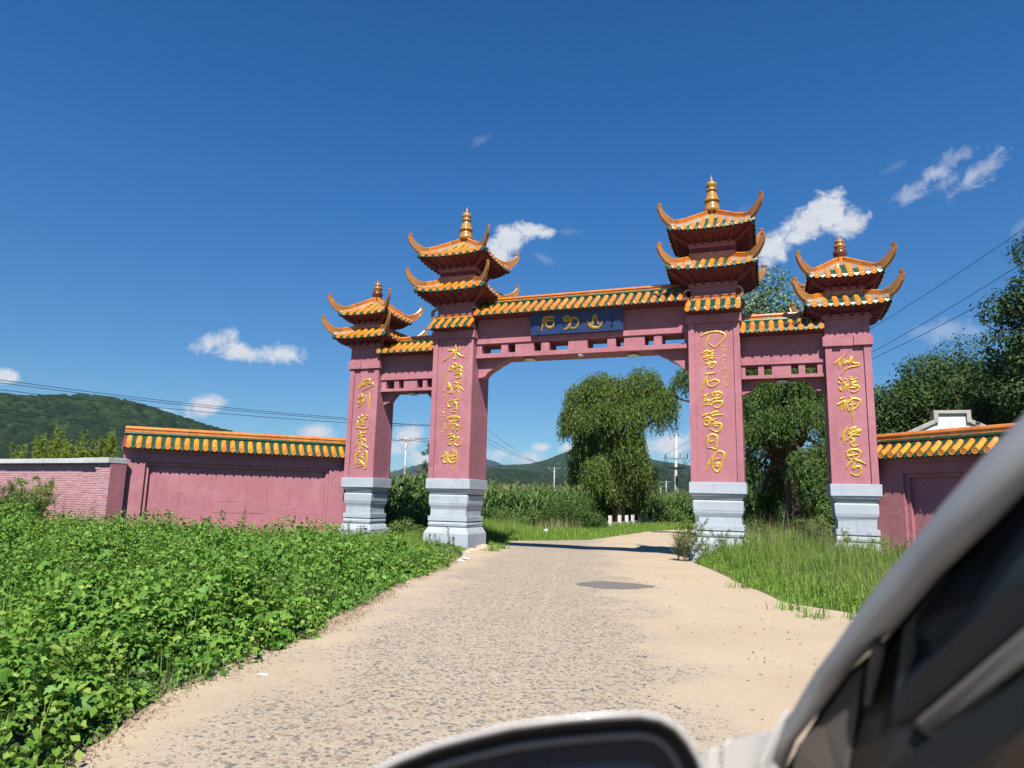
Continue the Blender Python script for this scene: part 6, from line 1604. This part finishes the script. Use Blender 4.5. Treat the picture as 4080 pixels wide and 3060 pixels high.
# outline runs clockwise seen by the driver; the inward normal is (t.y, -t.x)
V, F = loft([ring(1, .0058, .512), ring(1, .0030, .5015), ring(1, .0006, .5015), ring(1, 0, .512), ring(.975, 0, .545), ring(.90, 0, .585), ring(.70, 0, .612), ring(.35, 0, .625)], cap=False)
k = len(V); V.append(cc(OC[0] * 1.256, OC[1] * 1.256, .628)); n = len(OUT); F += [(7 * n + (j + 1) % n, 7 * n + j, k) for j in range(n)]
mir = obj('mirror_housing', V, F, CARP, car, smooth=True)
V, F = loft([ring(1, .0055, .506), ring(1, .0062, .530), ring(1, .0155, .531)], cap=False); obj('mirror_inner_rim', V, F, BLK, mir, smooth=True)
V, F = loft([ring(1, .0140, .5295), ring(1, .0150, .527), ring(1, .0180, .527), ring(1, .020, .5295)], cap=False); obj('mirror_reflection_line', V, F, simple('grey_reflection', (.10, .11, .13), .5).m, mir, smooth=True)  # grey ring painted in for the window trim's reflection in the glass
V = ring(1, .0215, .5290); V.append(cc(OC[0] * 1.057, OC[1] * 1.057, .5285)); obj('mirror_glass', V, [(j, (j + 1) % n, n) for j in range(n)], MIR, mir)
def slabp(name, pts, th, mat, parent, bevel=.004, smooth=False):
    """a solid panel: pts are (u, v, distance) corner points, th its thickness away from the driver"""
    A = [px(*p) for p in pts]; V = [cc(*a) for a in A] + [cc(a[0] * (1 + th / a[2]), a[1] * (1 + th / a[2]), a[2] + th) for a in A]; n = len(A)
    F = [tuple(range(n)), tuple(range(2 * n - 1, n - 1, -1))] + [(i, n + i, n + (i + 1) % n, (i + 1) % n) for i in range(n)]
    o_ = obj(name, V, F, mat, parent)
    if bevel: b = o_.modifiers.new('bevel', 'BEVEL'); b.width = bevel; b.segments = 3
    return o_
# windscreen pillar: outer edge, crown and inner edge from its foot up to the roof
OE = [(3000, 3110), (3030, 3060), (3087, 2955), (3187, 2780), (3249, 2674), (3324, 2574), (3436, 2412), (3530, 2290), (3649, 2144), (3750, 2013), (3902, 1836), (4080, 1650), (4320, 1420), (4600, 1190)]
IE = [(3100, 3110), (3130, 3060), (3174, 2949), (3261, 2843), (3386, 2674), (3470, 2590), (3560, 2515), (3640, 2420), (3750, 2292), (3825, 2215), (3960, 2090), (4080, 1963), (4330, 1730), (4620, 1500)]
rings = []
for i, (o1, i1) in enumerate(zip(OE, IE)):
    t = i / (len(OE) - 1); d = .80 - .32 * t
    P = []
    for f, dd in ((0, .030), (.06, .010), (.20, .0), (.5, -.006), (.85, .002), (1.0, .014)):
        u, v = o1[0] + (i1[0] - o1[0]) * f, o1[1] + (i1[1] - o1[1]) * f; P.append(cc(*px(u, v, d + dd)))
    for f in (1.0, 0): u, v = o1[0] + (i1[0] - o1[0]) * f, o1[1] + (i1[1] - o1[1]) * f; P.append(cc(*px(u, v, d + .07)))
    rings.append(P)
V, F = loft(rings); obj('windscreen_pillar', V, F, CARSH, car, smooth=True)
# door frame: the dark mass behind the pillar
OE2 = [(u + 20, v + 10) for u, v in IE]
fr = slabp('door_frame', [(3090, 3200, .80), (3130, 3060, .79), (3261, 2843, .765), (3386, 2674, .735), (3560, 2515, .70), (3750, 2292, .66), (4080, 1963, .58), (4620, 1500, .48), (4700, 2600, .48), (4700, 3300, .60)], .03, BLK, car, .002)
slabp('quarter_window', [(3600, 2500, .66), (3790, 2270, .64), (4080, 1985, .565), (4600, 1530, .465), (4600, 1800, .455), (4080, 2330, .545), (3700, 2690, .63), (3560, 2800, .66)], .006, simple('tinted_glass', (.012, .018, .028), .15, 0, .6).m, fr, .001)
slabp('window_seal', [(3555, 2790, .60), (3630, 2700, .59), (4080, 2290, .51), (4600, 1800, .43), (4600, 2150, .43), (4080, 2500, .50), (3640, 2872, .59), (3560, 2900, .60)], .02, BLK, fr)
slabp('frame_stripe', [(3642, 2880, .575), (4080, 2506, .49), (4600, 2060, .41), (4600, 2200, .41), (4080, 2649, .485), (3725, 2926, .57)], .02, simple('stripe_trim', (.20, .18, .16), .6).m, fr)
slabp('door_corner', [(3130, 3200, .76), (3174, 2975, .75), (3270, 2860, .735), (3386, 2690, .715), (3450, 2640, .70), (3420, 2800, .70), (3380, 3060, .70), (3370, 3200, .70)], .02, TAU, fr)
slabp('gusset_seal', [(3475, 2560, .66), (3535, 2550, .655), (3500, 2690, .66), (3465, 2815, .67), (3440, 2815, .67), (3452, 2680, .665)], .03, BLK, fr, .006)
slabp('inner_trim', [(3885, 3080, .52), (4080, 2935, .48), (4500, 2640, .42), (4500, 3200, .45), (3850, 3200, .53)], .02, BRN, fr)
slabp('black_inner_seal', [(3480, 3200, .60), (3500, 3060, .60), (3560, 2930, .595), (3640, 2900, .59), (3725, 2945, .575), (4080, 2665, .49), (4500, 2300, .42), (4500, 2600, .42), (4080, 2910, .48), (3860, 3075, .52), (3800, 3200, .54)], .02, BLK, fr)
# mirror arm and the painted corner of the door below the pillar
slabp('mirror_arm', [(2800, 3160, .70), (2815, 2995, .70), (2850, 2972, .70), (2866, 2985, .70), (2862, 3160, .70)], .06, CARP, car, .008)
slabp('mirror_foot', [(2872, 3160, .74), (2876, 2975, .74), (2892, 2950, .74), (2925, 2936, .74), (3050, 2915, .76), (3080, 2912, .76), (3110, 2930, .77), (3110, 3160, .77)], .05, CARP, car, .012)
slabp('pillar_foot', [(3010, 3170, .745), (3030, 3040, .745), (3075, 2920, .745), (3130, 2830, .75), (3150, 2830, .75), (3105, 2950, .75), (3065, 3060, .75), (3050, 3170, .75)], .05, CARP, car, .01)
# rest of the body, mostly out of frame: door skin below, front wing, bonnet and roof edge
def cb(x, y, z): # car body frame: x right, y ahead, z up, origin on the ground under the eye
    return tuple(np.array([CAM[0], CAM[1], 0]) + r0 * x + f0 * y + np.array([0, 0, z]))
prof_y = [(-1.2, .55, .95), (0, .55, .97), (.75, .60, .98), (1.2, .64, .93), (1.9, .68, .84), (2.35, .74, .70), (2.5, .85, .50)]
rings = []
for y_, xl, zt in prof_y:
    rings.append([cb(x_, y_, z_) for x_, z_ in ((xl, .28), (xl - .02, .55), (xl, zt - .12), (xl + .06, zt - .02), (xl + .30, zt + .03), (xl + .85, zt + .06), (xl + 1.40, zt + .03), (xl + 1.64, zt - .02), (xl + 1.70, zt - .12), (xl + 1.72, .55), (xl + 1.70, .28))])
rings = [r for r in rings if True]
V, F = loft(rings[2:]); obj('front_body', V, F, CARP, car, smooth=True)
for y_ in (1.75,):
    for xl in (.66, 2.36):
        V, F = loft([[cb(xl + dx, y_ + rr_ * cos(a), .33 + rr_ * sin(a)) for a in np.linspace(0, 2 * pi, 25)[:-1]] for dx, rr_ in ((-.02, .26), (-.03, .32), (.0, .33), (.18, .33), (.2, .28))]); w_ = obj('wheel', V, F, BLK, car, smooth=True)
        V, F = loft([[cb(xl + dx, y_ + rr_ * cos(a), .33 + rr_ * sin(a)) for a in np.linspace(0, 2 * pi, 21)[:-1]] for dx, rr_ in ((-.035, .05), (-.03, .21), (-.02, .23), (.01, .23))]); obj('rim', V, F, STEEL, w_, smooth=True)
# ------------------------------------------------------------------ haze
hm_ = bpy.data.materials.new('haze'); hm_.use_nodes = True; hm_.node_tree.nodes.clear()
ho = hm_.node_tree.nodes.new('ShaderNodeOutputMaterial'); hv = hm_.node_tree.nodes.new('ShaderNodeVolumePrincipled')
hv.inputs['Color'].default_value = (.75, .85, 1.0, 1); hv.inputs['Density'].default_value = 4.5e-5; hv.inputs['Anisotropy'].default_value = .1
hm_.node_tree.links.new(hv.outputs[0], ho.inputs['Volume'])
m = MB(); m.box(-6300, 6300, -6300, 6300, -2.5, 345); hz = m.obj('haze', hm_, kind='stuff', label='thin blue air haze over the far hills')
